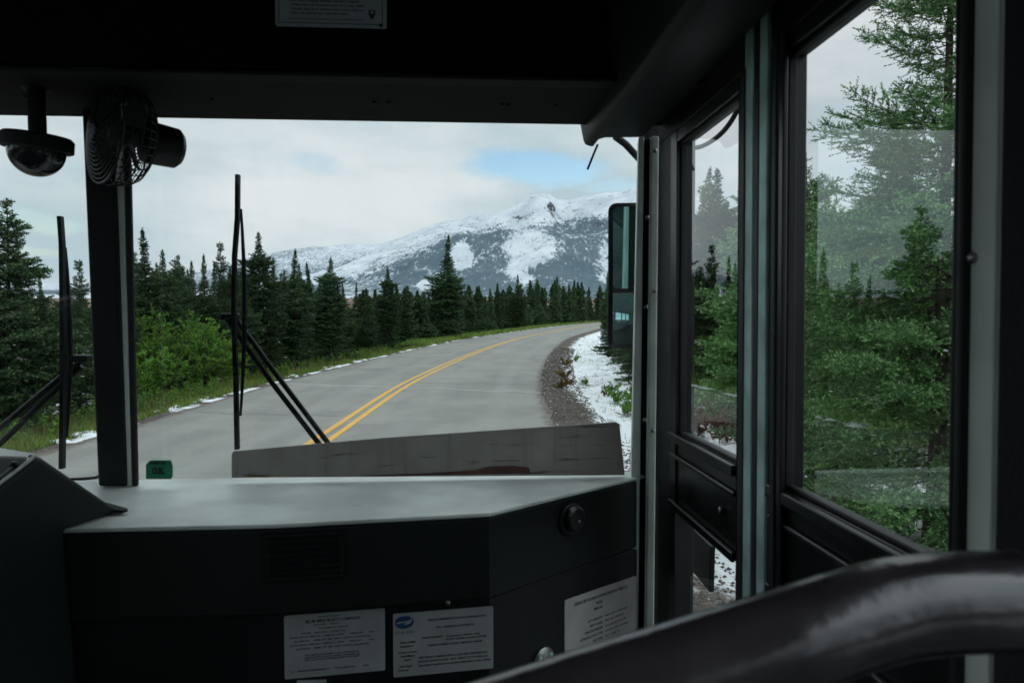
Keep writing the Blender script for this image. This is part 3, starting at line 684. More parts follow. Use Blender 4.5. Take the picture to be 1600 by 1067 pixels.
# ------------------------------------------------------------------ outdoor materials
class G:
    """tiny node-graph helper"""
    def __init__(s, name):
        s.m = bpy.data.materials.new(name); s.nt = nodes_of(s.m); s.out = N(s.nt, 'ShaderNodeOutputMaterial'); s.p = N(s.nt, 'ShaderNodeBsdfPrincipled')
        s.nt.links.new(s.p.outputs[0], s.out.inputs[0]); s.tc = N(s.nt, 'ShaderNodeTexCoord'); s.L = s.nt.links.new
    def noise(s, scale, det=5, ro=.55, vec=(1, 1, 1), dist=0, coords='Object'):
        mp = N(s.nt, 'ShaderNodeMapping'); mp.inputs['Scale'].default_value = vec; s.L(s.tc.outputs[coords], mp.inputs[0])
        n = N(s.nt, 'ShaderNodeTexNoise'); n.inputs['Scale'].default_value = scale; n.inputs['Detail'].default_value = det
        n.inputs['Roughness'].default_value = ro; n.inputs['Distortion'].default_value = dist; s.L(mp.outputs[0], n.inputs['Vector']); return n.outputs[0]
    def attr(s, n): a = N(s.nt, 'ShaderNodeAttribute', attribute_name=n); return a.outputs['Fac']
    def mth(s, op, a, b=None):
        n = N(s.nt, 'ShaderNodeMath', operation=op)
        for i, v in enumerate((a, b)):
            if v is None: continue
            if isinstance(v, (int, float)): n.inputs[i].default_value = v
            else: s.L(v, n.inputs[i])
        return n.outputs[0]
    def mr(s, x, a, b, c=0, d=1):
        n = N(s.nt, 'ShaderNodeMapRange', interpolation_type='SMOOTHSTEP'); s.L(x, n.inputs[0])
        for i, v in enumerate((a, b, c, d)): n.inputs[i+1].default_value = v
        return n.outputs[0]
    def mix(s, f, a, b):
        n = N(s.nt, 'ShaderNodeMix', data_type='RGBA')
        if isinstance(f, (int, float)): n.inputs[0].default_value = f
        else: s.L(f, n.inputs[0])
        for i, v in ((6, a), (7, b)):
            if isinstance(v, tuple): n.inputs[i].default_value = v+(1,)
            else: s.L(v, n.inputs[i])
        return n.outputs[2]
    def bump(s, h, st=.5, d=.02):
        b = N(s.nt, 'ShaderNodeBump'); b.inputs['Strength'].default_value = st; b.inputs['Distance'].default_value = d; s.L(h, b.inputs['Height']); s.L(b.outputs[0], s.p.inputs['Normal'])
    def done(s, col, rough=.9, spec=.2):
        s.L(col, s.p.inputs['Base Color'])
        if isinstance(rough, (int, float)): s.p.inputs['Roughness'].default_value = rough
        else: s.L(rough, s.p.inputs['Roughness'])
        s.p.inputs['Specular IOR Level'].default_value = spec; return s.m
g = G('roadside_ground')
d = g.attr('side'); ad = g.mth('ABSOLUTE', d)
n1, n2, n3 = g.noise(.9, 5), g.noise(5, 6, .65), g.noise(38, 4, .6)
jag = g.mth('ADD', ad, g.mth('MULTIPLY', g.mth('SUBTRACT', n1, .5), 1.5)); jag = g.mth('ADD', jag, g.mth('MULTIPLY', g.mth('SUBTRACT', n2, .5), .9))
gravel = g.mix(g.mr(n3, .42, .6), (.055, .043, .036), (.20, .17, .145)); gravel = g.mix(g.mr(n2, .4, .65), gravel, (.075, .06, .05))
veg = g.mix(g.mr(n3, .4, .62), (.020, .030, .012), (.085, .10, .03)); veg = g.mix(g.mr(n2, .5, .68), veg, (.055, .034, .02))
snow = (.79, .81, .83)
floor_ = g.mix(g.mr(n2, .4, .62), (.018, .02, .012), (.05, .042, .028))
right_snow = g.mix(g.mr(g.mth('ADD', g.mth('MULTIPLY', n1, .35), g.mth('ADD', g.mth('MULTIPLY', n2, .55), g.mth('MULTIPLY', n3, .10))), .545, .585), snow, veg)
right_floor = g.mix(g.mr(n1, .56, .60), g.mix(g.mr(n2, .45, .6), veg, floor_), snow)
rgt = g.mix(g.mr(jag, 4.5, 4.85), gravel, right_snow); rgt = g.mix(g.mr(jag, 8.6, 9.8), rgt, right_floor)
left_floor = g.mix(g.mr(n2, .58, .62), floor_, snow)
lft = g.mix(g.mr(g.mth('ADD', ad, g.mth('MULTIPLY', g.mth('SUBTRACT', n2, .5), .9)), 4.22, 4.27), g.mix(g.mr(n1, .47, .54), gravel, snow), veg)
lft = g.mix(g.mr(ad, 3.7, 4.05), gravel, lft)
lft = g.mix(g.mr(jag, 6.0, 7.4), lft, left_floor)
near = g.mix(g.mr(d, -.1, .1), lft, rgt)
fy = g.attr('farness')
n4 = g.noise(.012, 8, .6); n5 = g.noise(.0025, 4)
plain = g.mix(g.mr(n4, .42, .6), (.14, .075, .05), (.20, .13, .09)); plain = g.mix(g.mr(n4, .56, .64), plain, (.05, .06, .05))
plain = g.mix(g.mr(n5, .52, .62), plain, (.33, .31, .30))
col = g.mix(fy, near, plain)
g.bump(g.mth('ADD', n2, g.mth('MULTIPLY', n3, .5)), .8, .06)
M['ground'] = g.done(col, .9)
me = npmesh('ground', np.stack([XX, YY, ZZ], 2).reshape(-1, 3), gridfaces(len(q), len(yy)), ['ground'], smooth=True,
            attrs={'side': Q, 'farness': sst(YY, 180, 330)+0*Q})
gr = tag(link('ground', me), kind='structure')
# road: asphalt strip with crown, worn tracks
g = G('asphalt'); d = g.attr('side')
a1, a2, a3 = g.noise(.55, 8, .65), g.noise(45, 4, .75), g.noise(1.3, 5, .6, vec=(1, .12, 1))
col = g.mix(g.mr(a1, .42, .58), (.184, .182, .160), (.232, .226, .198)); col = g.mix(g.mr(a3, .45, .7, 0, .7), col, (.15, .157, .15))
col = g.mix(g.mr(a2, .45, .75, 0, .7), col, (.33, .33, .31)); col = g.mix(g.mr(a2, .25, .42, .55, 0), col, (.10, .105, .10))
def track(c_, w): return g.mr(g.mth('ABSOLUTE', g.mth('SUBTRACT', g.mth('ABSOLUTE', g.mth('SUBTRACT', g.mth('ABSOLUTE', d), 1.95)), c_)), 0, w, .35, 0)
col = g.mix(track(.85, .45), col, (.262, .262, .242))
edge = g.mr(g.mth('ADD', g.mth('ABSOLUTE', d), g.mth('MULTIPLY', g.mth('SUBTRACT', g.noise(6, 4), .5), .5)), 3.66, 3.86)
col = g.mix(edge, col, (.12, .10, .085))
g.bump(a2, .35, .004)
M['asphalt'] = g.done(col, .78, .35)
def strip(name, q0, q1, y0, y1, z, nq, m, dy=.5, wob=0, rag=0):
    qs = np.linspace(q0, q1, nq); ys = np.concatenate([np.arange(y0, min(y1, 60), dy), np.arange(max(60, y0), y1, 2.0)])
    A_, B_ = np.meshgrid(qs, ys, indexing='ij'); sl = (cline(B_+.5)-cline(B_-.5)); nrm_ = 1/np.sqrt(1+sl**2)
    A2 = A_.copy()
    if rag: A2 = A2+np.where(np.abs(A_) > max(abs(q0), abs(q1))-.05, rag*wav(B_, A_*0, 1.7)*np.sign(A_), 0)
    X_ = cline(B_)+A2/ nrm_**.0; Z_ = base_z(B_)-.02*(A2/3.9)**2+z
    return npmesh(name, np.stack([X_, B_, Z_], 2).reshape(-1, 3), gridfaces(len(qs), len(ys)), [m], smooth=True, attrs={'side': A2})
tag(link('road', strip('road', -3.92, 3.92, -80, 318, 0, 27, 'asphalt', rag=.10)), kind='structure')
g = G('yellow_paint'); w1 = g.noise(45, 5, .7); w2 = g.noise(3, 5, .6)
col = g.mix(g.mr(w2, .35, .7), (.70, .37, .05), (.58, .34, .09)); col = g.mix(g.mr(w1, .56, .70), col, (.30, .26, .18)); M['yellow'] = g.done(col, .7)
for k, (a_, b_) in enumerate(((-.185, -.065), (.065, .185))):
    tag(link('road_marking', strip('road_marking', a_, b_, -80, 318, .005, 2, 'yellow')), kind='structure')
# sealed cracks across the road
M['crack'] = mat('crack_sealant', (.52, .52, .50), .8)
M['crackdark'] = mat('crack_dark', (.075, .08, .082), .8)
def crack(name, pts, w, m):
    mb = MB(); prev = None
    for (x, y) in pts:
        z = float(base_z(y))+.009-.02*((x-float(cline(y)))/3.9)**2; a_, b_ = mb.bm.verts.new((x, y-w/2, z)), mb.bm.verts.new((x, y+w/2, z))
        if prev: mb.face([prev[0], a_, b_, prev[1]])
        prev = (a_, b_)
    mb.bm.normal_update(); me_ = bpy.data.meshes.new(name); mb.bm.to_mesh(me_); mb.bm.free(); me_.materials.append(M[m]); tag(link(name, me_), kind='structure')
def gpt(px, py):   # photo pixel on the road plane
    d_ = ray(px, py); t = -CAMZ/(d_.z+.0235*d_.y); return d_.x*t, d_.y*t
A_, B_ = gpt(452, 600), gpt(852, 613)
crack('road_crack', [(A_[0]+(B_[0]-A_[0])*t, A_[1]+(B_[1]-A_[1])*t+.10*math.sin(t*23)+.06*math.sin(t*51+1)) for t in [i/60 for i in range(61)]], .045, 'crack')
for (x0, y0, x1, y1, w_) in ((-6.6, 15.2, -3.4, 14.6, .02), (-2.8, 21.5, .6, 21.0, .03), (-6.7, 27, -3.6, 26.6, .035), (-1.5, 12.2, .7, 12.6, .015), (-6.2, 34, 1.2, 33.2, .05)):
    crack('road_crack', [(x0+(x1-x0)*t, y0+(y1-y0)*t+.07*math.sin(t*19+x0)+.05*math.sin(t*47)) for t in [i/40 for i in range(41)]], w_, 'crackdark')
# ------------------------------------------------------------------ mountain
def interp(x, pts): return np.interp(x, [a for a, b in pts], [b for a, b in pts])
ridge = [(-1200, 458), (200, 458), (430, 446), (470, 436), (530, 422), (580, 408), (640, 384), (665, 371), (700, 354), (728, 347), (742, 333), (762, 336), (790, 325), (815, 314), (828, 305), (850, 303), (862, 311), (880, 314), (905, 308), (935, 304), (960, 301), (985, 292), (1030, 288), (1110, 340), (1200, 400), (1500, 430), (2600, 440)]
YR = 3400.
def fbm(X, Y, oct_=6, sc=900., seed=0, ridged=False):
    out = np.zeros(X.shape); fl = out.ravel(); xs, ys = X.ravel(), Y.ravel()
    for i in range(len(fl)):
        p = Vector((xs[i]/sc+seed, ys[i]/sc, seed*1.7))
        fl[i] = mnoise.ridged_multi_fractal(p, .9, 2.1, oct_, 1.0, 2.0) if ridged else mnoise.fractal(p, .9, 2.1, oct_)
    return out
xs = np.arange(-2500, 3300, 15.); ys = np.arange(1500, 4100, 20.)
X, Y = np.meshgrid(xs, ys, indexing='ij')
px_ = CX+FPX*X/YR
hr = CAMZ+YR*(460-interp(px_, ridge))/FPX*.985
t = np.clip((Y-1550)/(YR-1550), 0, 1.45)
# slope profile: gentle apron, steeper flank, rounded top, falls behind
pr = np.where(t <= 1, .30*t+.70*sst(t, .12, 1.02), 1-.9*(t-1)**1.0)
nz = fbm(X, Y, 6, 520., 3.1); rz = fbm(X, Y, 5, 800., 7.7, True)
amp = np.clip(hr/420, 0, 1)
Zm = hr*pr+amp*(40*nz+62*(rz-1.0))*sst(t, .06, .5)*(1-.88*sst(t, .72, 1)*(t < 1.15))
Zm = Zm-10+4*sst(t, 0, .1)
Px = CX+FPX*X/Y; Py = 460-FPX*(Zm-CAMZ)/Y
def blob(cx_, cy_, rx, ry, e=.35): return 1-sst(np.sqrt(((Px-cx_)/rx)**2+((Py-cy_)/ry)**2), 1-e, 1+e)
wob = nz*14
PyW = Py+wob*.4; PxW = Px+wob
# tree cover: 0 bare snow .. 1 closed dark forest
line = interp(PxW, [(300, 470), (480, 440), (560, 425), (600, 408), (660, 388), (700, 370), (760, 356), (800, 345), (850, 345), (900, 335), (940, 345), (1000, 350), (1300, 340)])
cov = .88*sst(PyW, line+4, line+80)
cov = np.maximum(cov, .70*sst(PyW, line-26, line+14)); cov = np.maximum(cov, .30*sst(Py, 322, 350)); cov = cov*(.82+.5*np.clip(fbm(X, Y, 5, 260., 5.5)+.3, 0, .8))
def blobW(cx_, cy_, rx, ry, e=.3): return 1-sst(np.sqrt(((Px+.8*wob-cx_)/rx)**2+((Py+.5*wob-cy_)/ry)**2), 1-e, 1+e)
cov = cov*(1-.62*blobW(836, 392, 42, 28))*(1-.6*blobW(822, 425, 24, 22))*(1-.8*blobW(728, 404, 18, 20))*(1-.6*blobW(800, 330, 18, 30))*(1-.5*blobW(950, 418, 16, 30))
cov = np.maximum(cov, .97*blobW(645, 436, 42, 15, .4)); cov = np.maximum(cov, .95*blobW(760, 440, 34, 18, .4)); cov = np.maximum(cov, .93*blobW(880, 428, 55, 12, .4)); cov = np.maximum(cov, .80*blobW(915, 405, 34, 22, .5))
cov = np.maximum(cov*(1-.8*blobW(672, 448, 16, 10)), 0)
rock = np.maximum.reduce([.55*blob(842, 312, 30, 12, .95), .75*blob(760, 338, 12, 4, .7), .85*blob(812, 342, 20, 5, .7), .6*blob(690, 357, 7, 5, .7), .75*blob(893, 330, 22, 6, .8), .7*blob(930, 352, 20, 10, .8), .35*blob(900, 308, 60, 7, .8), .7*blob(828, 379, 7, 5), .35*blob(850, 400, 40, 18)])
gy, gx_ = np.gradient(Zm, 20., axis=1), np.gradient(Zm, 15., axis=0)
slope = np.sqrt(gx_**2+gy**2)
rock = np.maximum(rock*.75, .62*sst(slope, .5, 1.1)*sst(t, .25, .6))
rock = np.where(t <= 1.02, rock, 0)
brush = np.maximum.reduce([.5*blob(720, 409, 7, 5, .7), .4*blob(620, 402, 22, 7, .7), .35*blob(560, 425, 60, 10)])
g = G('snowy_mountain')
cv, rk, br = g.attr('tree_cover'), g.attr('rock'), g.attr('brush')
f1 = g.noise(.045, 5, .75, vec=(1, .45, .45)); f2 = g.noise(.13, 3, .7, vec=(1, .3, .4)); f3 = g.noise(.010, 6, .6)
spk = g.mth('ADD', g.mth('MULTIPLY', f1, .55), g.mth('MULTIPLY', f2, .45))
def thr(mask, x, lo, hi, soft=.035):   # speckle coverage = mask
    th = g.mr(mask, 0, 1, lo, hi); n = N(g.nt, 'ShaderNodeMapRange'); n.inputs[1].default_value = -soft; n.inputs[2].default_value = soft
    g.L(g.mth('SUBTRACT', x, th), n.inputs[0]); return n.outputs[0]
snowc = g.mix(g.mr(f3, .35, .65), (.64, .67, .70), (.48, .52, .57))
col = g.mix(g.mth('MULTIPLY', thr(cv, spk, .66, .38, .05), .9), snowc, (.045, .085, .11))  # forest tone has the bluish haze of distance mixed into its colour
col = g.mix(thr(rk, g.mth('ADD', g.mth('MULTIPLY', g.noise(.022, 5, .7), .6), g.mth('MULTIPLY', spk, .4)), .70, .42), col, (.055, .06, .066))
col = g.mix(thr(br, spk, .7, .38, .08), col, (.13, .14, .08))
stray = g.mr(g.noise(.03, 5, .8), .57, .66); col = g.mix(stray, col, (.16, .17, .18))
g.bump(spk, .5, 6)
M['mountain'] = g.done(col, .9, .1)
me = npmesh('mountain', np.stack([X, Y, Zm], 2).reshape(-1, 3), gridfaces(len(xs), len(ys)), ['mountain'], smooth=True, attrs={'tree_cover': cov, 'rock': rock, 'brush': brush})
tag(link('mountain', me), kind='structure')
# far pale ridge behind and low hills on the left horizon
far = [(-2600, 452), (-600, 446), (-100, 448), (60, 443), (110, 441), (250, 446), (330, 430), (400, 407), (430, 399), (480, 390), (520, 384), (560, 380), (590, 381), (622, 371), (650, 360), (690, 345), (760, 335), (900, 330), (1050, 350), (1200, 420), (1800, 440), (3200, 440)]
xs2 = np.arange(-7800, 7800, 55.); ys2 = np.arange(4500, 7600, 70.); X2, Y2 = np.meshgrid(xs2, ys2, indexing='ij')
h2 = CAMZ+7000*(460-interp(CX+FPX*X2/7000, far))/FPX; t2 = (Y2-4500)/2500
n2_ = fbm(X2, Y2, 6, 1100., 9.2)
Z2 = h2*np.where(t2 <= 1, .35*t2+.65*sst(t2, 0, 1), 1-.8*(t2-1))+np.clip(h2/350, .03, 1)*60*n2_*sst(t2, .0, .6)*(1-.8*sst(t2, .8, 1.0))-10
P2 = CX+FPX*X2/Y2
me = npmesh('far_ridge', np.stack([X2, Y2, Z2], 2).reshape(-1, 3), gridfaces(len(xs2), len(ys2)), ['mountain'], smooth=True,
            attrs={'tree_cover': .30+.45*(1-sst(t2, .1, .9))+.18*sst(n2_, 0, .5), 'rock': .35*sst(n2_, .1, .7), 'brush': 0*X2})
tag(link('distant_hills', me), kind='structure')

# ================================================================== vegetation
def leafmat(name, c1, c2, c3=None, rough=.65, trans=0):
    g = G(name); geo_ = N(g.nt, 'ShaderNodeNewGeometry'); oi = N(g.nt, 'ShaderNodeObjectInfo')
    r = geo_.outputs['Random Per Island']; n = g.noise(1.6, 3)
    wr_ = .22 if 'spruce' in name else .5
    n = g.noise(3.2, 4) if 'spruce' in name else n
    f = g.mth('ADD', g.mth('MULTIPLY', r, wr_), g.mth('MULTIPLY', g.mr(n, .35, .65), 1-wr_))
    col = g.mix(f, c1, c2)
    if c3: col = g.mix(g.mr(g.attr('fresh'), .15, .75) if 'spruce' in name else g.mr(r, .93, .96), col, c3)
    hs_ = N(g.nt, 'ShaderNodeHueSaturation'); g.L(col, hs_.inputs['Color']); g.L(g.mr(oi.outputs['Random'], 0, 1, .78, 1.2), hs_.inputs['Value']); hs_.inputs['Hue'].default_value = .5
    g.L(hs_.outputs[0], g.p.inputs['Base Color']); g.p.inputs['Roughness'].default_value = rough; g.p.inputs['Specular IOR Level'].default_value = .25
    if trans:
        tr = N(g.nt, 'ShaderNodeBsdfTranslucent'); g.L(hs_.outputs[0], tr.inputs[0]); mx = N(g.nt, 'ShaderNodeMixShader'); mx.inputs[0].default_value = trans
        g.L(g.p.outputs[0], mx.inputs[1]); g.L(tr.outputs[0], mx.inputs[2]); g.L(mx.outputs[0], g.out.inputs[0])
    M[name] = g.m
leafmat('spruce_needles', (.022, .055, .025), (.060, .115, .042), (.13, .23, .085), trans=.25)
leafmat('spruce_needles_bright', (.070, .175, .065), (.17, .33, .12), (.38, .60, .26), trans=.35)  # paler needle copy: light lost to self-shading is put into the colour
leafmat('willow_leaves', (.11, .27, .04), (.27, .50, .085), (.48, .50, .08), trans=.4)
leafmat('yellow_leaves', (.22, .15, .03), (.34, .22, .05), (.12, .14, .04), trans=.3)
leafmat('red_leaves', (.16, .045, .03), (.26, .10, .05), (.10, .12, .04), trans=.3)
leafmat('grass_blades', (.11, .22, .04), (.30, .40, .09), (.50, .46, .14), trans=.35)
leafmat('dry_blades', (.13, .10, .05), (.24, .20, .11), (.10, .12, .05), trans=.2)
M['bark'] = mat('spruce_bark', (.055, .042, .033), .9, var=.35, scale=14, bump=.6, bscale=40)
M['snow'] = mat('snow', (.72, .74, .77), .7, var=.03)
def norm(a_): return a_/np.maximum(np.linalg.norm(a_, axis=-1, keepdims=True), 1e-9)
def tubes_np(segs, r0, r1, k=4):
    """segs (n,2,3) straight tapered tubes"""
    p0_, p1_ = segs[:, 0], segs[:, 1]; ax_ = norm(p1_-p0_); o_ = norm(np.cross(ax_, [.3, .2, .93])+1e-6); b_ = np.cross(ax_, o_)
    ang = np.arange(k)*2*PI/k; ring = o_[:, None]*np.cos(ang)[None, :, None]+b_[:, None]*np.sin(ang)[None, :, None]
    v = np.concatenate([p0_[:, None]+ring*r0[:, None, None], p1_[:, None]+ring*r1[:, None, None]], 1).reshape(-1, 3)
    n = len(segs); b0 = np.arange(n)[:, None]*2*k; i = np.arange(k)[None]
    f = np.stack([b0+i, b0+(i+1) % k, b0+k+(i+1) % k, b0+k+i], 2).reshape(-1, 4); return v, f
def needles(tw, per_m, ln, wd, r, spread=.75, fresh=False):
    """tw (n,2,3) twig segments -> triangles standing off the twigs"""
    L_ = np.linalg.norm(tw[:, 1]-tw[:, 0], axis=1); cnt = np.maximum(2, (L_*per_m)).astype(int)
    idx = np.repeat(np.arange(len(tw)), cnt); n = len(idx); tt = r.uniform(0, 1.0, n)[:, None]
    p = tw[idx, 0]*(1-tt)+tw[idx, 1]*tt; ax_ = norm(tw[idx, 1]-tw[idx, 0]); rv = norm(r.normal(size=(n, 3))+np.array([0, 0, .25])); rv = norm(rv-ax_*(rv*ax_).sum(1, keepdims=True))
    d_ = norm(ax_*(1-spread)+rv*spread); sd = norm(np.cross(d_, r.normal(size=(n, 3))))
    l_ = ln*r.uniform(.7, 1.2, n)[:, None]
    v = np.stack([p-sd*wd/2, p+sd*wd/2, p+d_*l_], 1).reshape(-1, 3)
    if fresh: tr_ = r.random(len(tw))[idx]; return v, np.arange(n*3).reshape(-1, 3), np.repeat(tt[:, 0]**1.6*(.35+.65*tr_), 3)
    return v, np.arange(n*3).reshape(-1, 3)
def spruce(seed, h, r, lod, name, nm='spruce_needles', skirt=.04, power=.85, droop=.28, snow=.015, gap=.12, whorl=.20):
    """lod 0 close .. 2 far; returns (trunk mesh, crown mesh)"""
    R = np.random.default_rng(seed)
    per, ln, wd = {0: (240, .022, .0085), 1: (115, .075, .026), 2: (46, .17, .075)}[lod]
    bend = R.normal(size=2)*.012*h
    cen = lambda z: np.array([bend[0]*(z/h)**2, bend[1]*(z/h)**2, z])
    zs = np.linspace(0, h, 12); tp = np.array([cen(z) for z in zs])
    tr_r = np.maximum(.011*h*(1-zs/h)+.005, .005); tr_r[0] *= 1.35
    tv, tf = tubes_np(np.stack([tp[:-1], tp[1:]], 1), tr_r[:-1], tr_r[1:], 8)
    trunk = npmesh(name+'_trunk', tv, tf, ['bark'], smooth=True)
    br_s, br_r, tw = [], [], []
    z = skirt*h
    thin = R.uniform(.75, 1.1, 9) if lod else R.uniform(.8, 1.12, 9)
    while z < h*.985:
        t_ = z/h; env = r*1.12*((1.012-t_)**(power+.05))*(1+.30*math.sin(t_*37+seed*1.7)*(t_ > .55))*(.80+.2*math.sin(9*t_+seed))*thin[int(t_*8.99)]
        if t_ < .12: env *= .75+.25*t_/.12
        nb_ = R.integers(*((4, 7) if lod == 0 else (5, 9))) if t_ < .9 else R.integers(3, 5)
        a0 = R.uniform(0, 6.28)
        for k_ in range(nb_):
            if R.random() < gap: continue
            az = a0+k_*2*PI/nb_+R.normal()*.3; L_ = max(.05, env*R.uniform(.6, 1.18)); 
            el0 = (.5*t_**1.5-.05)-droop*(1-t_)*R.uniform(.4, 1.3); dirh = np.array([math.cos(az), math.sin(az), 0])
            nseg = {0: 7, 1: 5, 2: 3}[lod]; p = cen(z); pp = [p]
            for j in range(nseg):
                el = el0+.45*((j/nseg)**1.6); az2 = R.normal()*.06
                d_ = dirh*math.cos(el)+np.array([0, 0, math.sin(el)])+np.array([-dirh[1], dirh[0], 0])*az2; p = p+d_*L_/nseg; pp.append(p)
            pp = np.array(pp)
            for j in range(nseg): br_s.append((pp[j], pp[j+1])); br_r.append((.0045*L_+.003)*(1-j/nseg)+.0015)
            # needles on the outer branch itself
            for j in range(nseg//3, nseg): tw.append((pp[j], pp[j+1]))
            # side twigs, in drooping flat sprays
            sp_ = {0: .05, 1: .09, 2: .2}[lod]; nt_ = max(3, int(L_/sp_))
            for j in range(nt_):
                u_ = .12+.86*(j+R.random()*.7)/nt_; fi = min(u_*nseg, nseg-1e-3); i_ = int(fi); q_ = pp[i_]*(1-fi+i_)+pp[i_+1]*(fi-i_); ax_ = norm(pp[i_+1]-pp[i_])
                side_ = np.cross(ax_, [0, 0, 1]); side_ = norm(side_)*(1 if (j % 2) else -1)
                tl_ = min(L_, 1.5)*(.12+.42*(1-u_)*min(1, u_*3))*R.uniform(.6, 1.25)+.03*min(1, L_*2)
                d_ = norm(ax_*R.uniform(.5, .9)+side_*R.uniform(.55, 1.0)+np.array([0, 0, R.uniform(-.55, .40)]))
                m_ = q_+d_*tl_*.55; e_ = m_+norm(d_+ax_*.4+np.array([0, 0, R.uniform(-.25, .2)]))*tl_*.45
                tw.append((q_, m_)); tw.append((m_, e_))
                if lod == 0 and tl_ > .12:
                    for _ in range(int(tl_/.04)):
                        w_ = q_+(m_-q_)*R.uniform(.2, 1.0); d3 = norm(d_+R.normal(size=3)*.8); tw.append((w_, w_+(d3+np.array([0, 0, .25]))*R.uniform(.05, .11)))
                elif lod == 1 and tl_ > .2:
                    for _ in range(2):
                        w_ = q_+(m_-q_)*R.uniform(.3, 1.0); d3 = norm(d_+R.normal(size=3)*.6); tw.append((w_, w_+d3*tl_*.35))
        z += h*whorl/ (13 if lod < 2 else 9) * R.uniform(.6, 1.3) * (1.15-.5*t_)
    tp_ = cen(h); tw.append((cen(h*.965), tp_)) ; tw.append((cen(h*.93), cen(h*.965)))
    tw = np.array(tw); nv, nf, na = needles(tw, per, ln, wd, R, {0: .55, 1: .65, 2: .75}[lod], True)
    bs = np.array(br_s); bv, bf = tubes_np(bs, np.array(br_r), np.array(br_r)*.8, 3)
    # snow caught on the sprays
    keep = tw[R.random(len(tw)) < snow]; m = len(keep); c_ = keep.mean(1)+np.array([0, 0, .012]); s_ = R.uniform(.5, 1.3, m)[:, None, None]*{0: .022, 1: .045, 2: .08}[lod]
    off = np.array([[1, 0, 0], [.2, .8, .1], [-.9, .3, 0], [-.3, -.8, .05]])[None]*s_+R.normal(size=(m, 4, 3))*.25*s_; sv = (c_[:, None]+off).reshape(-1, 3)
    sf = np.arange(m*4).reshape(-1, 4)
    # one mesh: convert quads to tris
    q2t = lambda f: np.concatenate([f[:, [0, 1, 2]], f[:, [0, 2, 3]]])
    V_ = np.concatenate([nv, bv, sv]); F_ = np.concatenate([nf, q2t(bf)+len(nv), q2t(sf)+len(nv)+len(bv)])
    mi = np.concatenate([np.zeros(len(nf)), np.ones(len(bf)*2), np.full(len(sf)*2, 2)])
    return trunk, npmesh(name+'_crown', V_, F_, [nm, 'bark', 'snow'], mi, attrs={'fresh': np.concatenate([na, np.zeros(len(V_)-len(na))])})
def place(name, label, cat, group, meshes, parts, X_, Y_, sc, scxy=None, rot=None, z=None):
    o = bpy.data.objects.new(name, None); C.objects.link(o); z = float(ground_z(X_, Y_))-.03 if z is None else z
    o.location = (X_, Y_, z); k_ = scxy if scxy else sc; o.scale = (k_, k_, sc); o.rotation_euler = (random.uniform(-.035, .035), random.uniform(-.035, .035), random.uniform(0, 6.28) if rot is None else rot)
    tag(o, label, cat, group)
    for me_, pn in zip(meshes, parts):
        c_ = bpy.data.objects.new(pn, me_); C.objects.link(c_); c_.parent = o
    return o
PR = {}
lean = [0]
PR['near'] = [spruce(11, 8, 2.5, 0, 'near_a', 'spruce_needles_bright', power=.75, whorl=.21, droop=.36, gap=.05, snow=.004, skirt=.03), spruce(12, 6.0, 1.9, 0, 'near_b', 'spruce_needles_bright', power=.8, whorl=.24, droop=.36, snow=.008)]
PR['mid'] = [spruce(21, 8, 2.0, 1, 'mid_a', power=.8, snow=.02), spruce(22, 8, 1.6, 1, 'mid_b', power=.9, snow=.02, whorl=.18), spruce(23, 8, 2.35, 1, 'mid_c', power=.7, snow=.02), spruce(24, 8, 1.15, 1, 'mid_d', power=.6, gap=.3, snow=.02), spruce(28, 8, 2.1, 1, 'mid_e', power=.6, gap=.22, snow=.03, droop=.4), spruce(29, 8, 1.8, 1, 'mid_f', power=.95, gap=.2, snow=.025, droop=.15)]
PR['far'] = [spruce(31, 8, 1.8, 2, 'far_a', power=.8, snow=.03), spruce(32, 8, 1.4, 2, 'far_b', power=.85, snow=.03), spruce(33, 8, 2.2, 2, 'far_c', power=.75, snow=.03)]
PR['rmid'] = [spruce(25, 8, 2.0, 1, 'right_a', 'spruce_needles_bright', power=.8, snow=.012), spruce(26, 8, 1.7, 1, 'right_b', 'spruce_needles_bright', power=.85, snow=.012), spruce(27, 8, 2.35, 1, 'right_c', 'spruce_needles_bright', power=.7, snow=.012)]
PH = {'rmid': [8]*3, 'near': [8, 6.0], 'mid': [8]*6, 'far': [8]*3}
def tree(kind, i, px, Yd, top, label, group, wide=1.0, X_=None):
    X_ = ((px-CX)/FPX*(Yd*math.cos(PITCH)) if X_ is None else X_)
    z = float(ground_z(X_, Yd)); d_ = ray(px, top); zt = CAMZ+d_.z*(Yd/d_.y) if top is not None else z+7
    hgt = zt-z; sc = hgt/PH[kind][i]; wide *= 1.08 if kind != 'near' else .85
    return place('spruce_tree', label, 'tree', group, PR[kind][i], ('crown_trunk', 'crown') if 0 else ('trunk', 'crown'), X_, Yd, sc, sc*wide)
GL = 'spruces along the left side of the road'; GR = 'spruces along the right side of the road'; GF = 'distant spruces where the road bends'
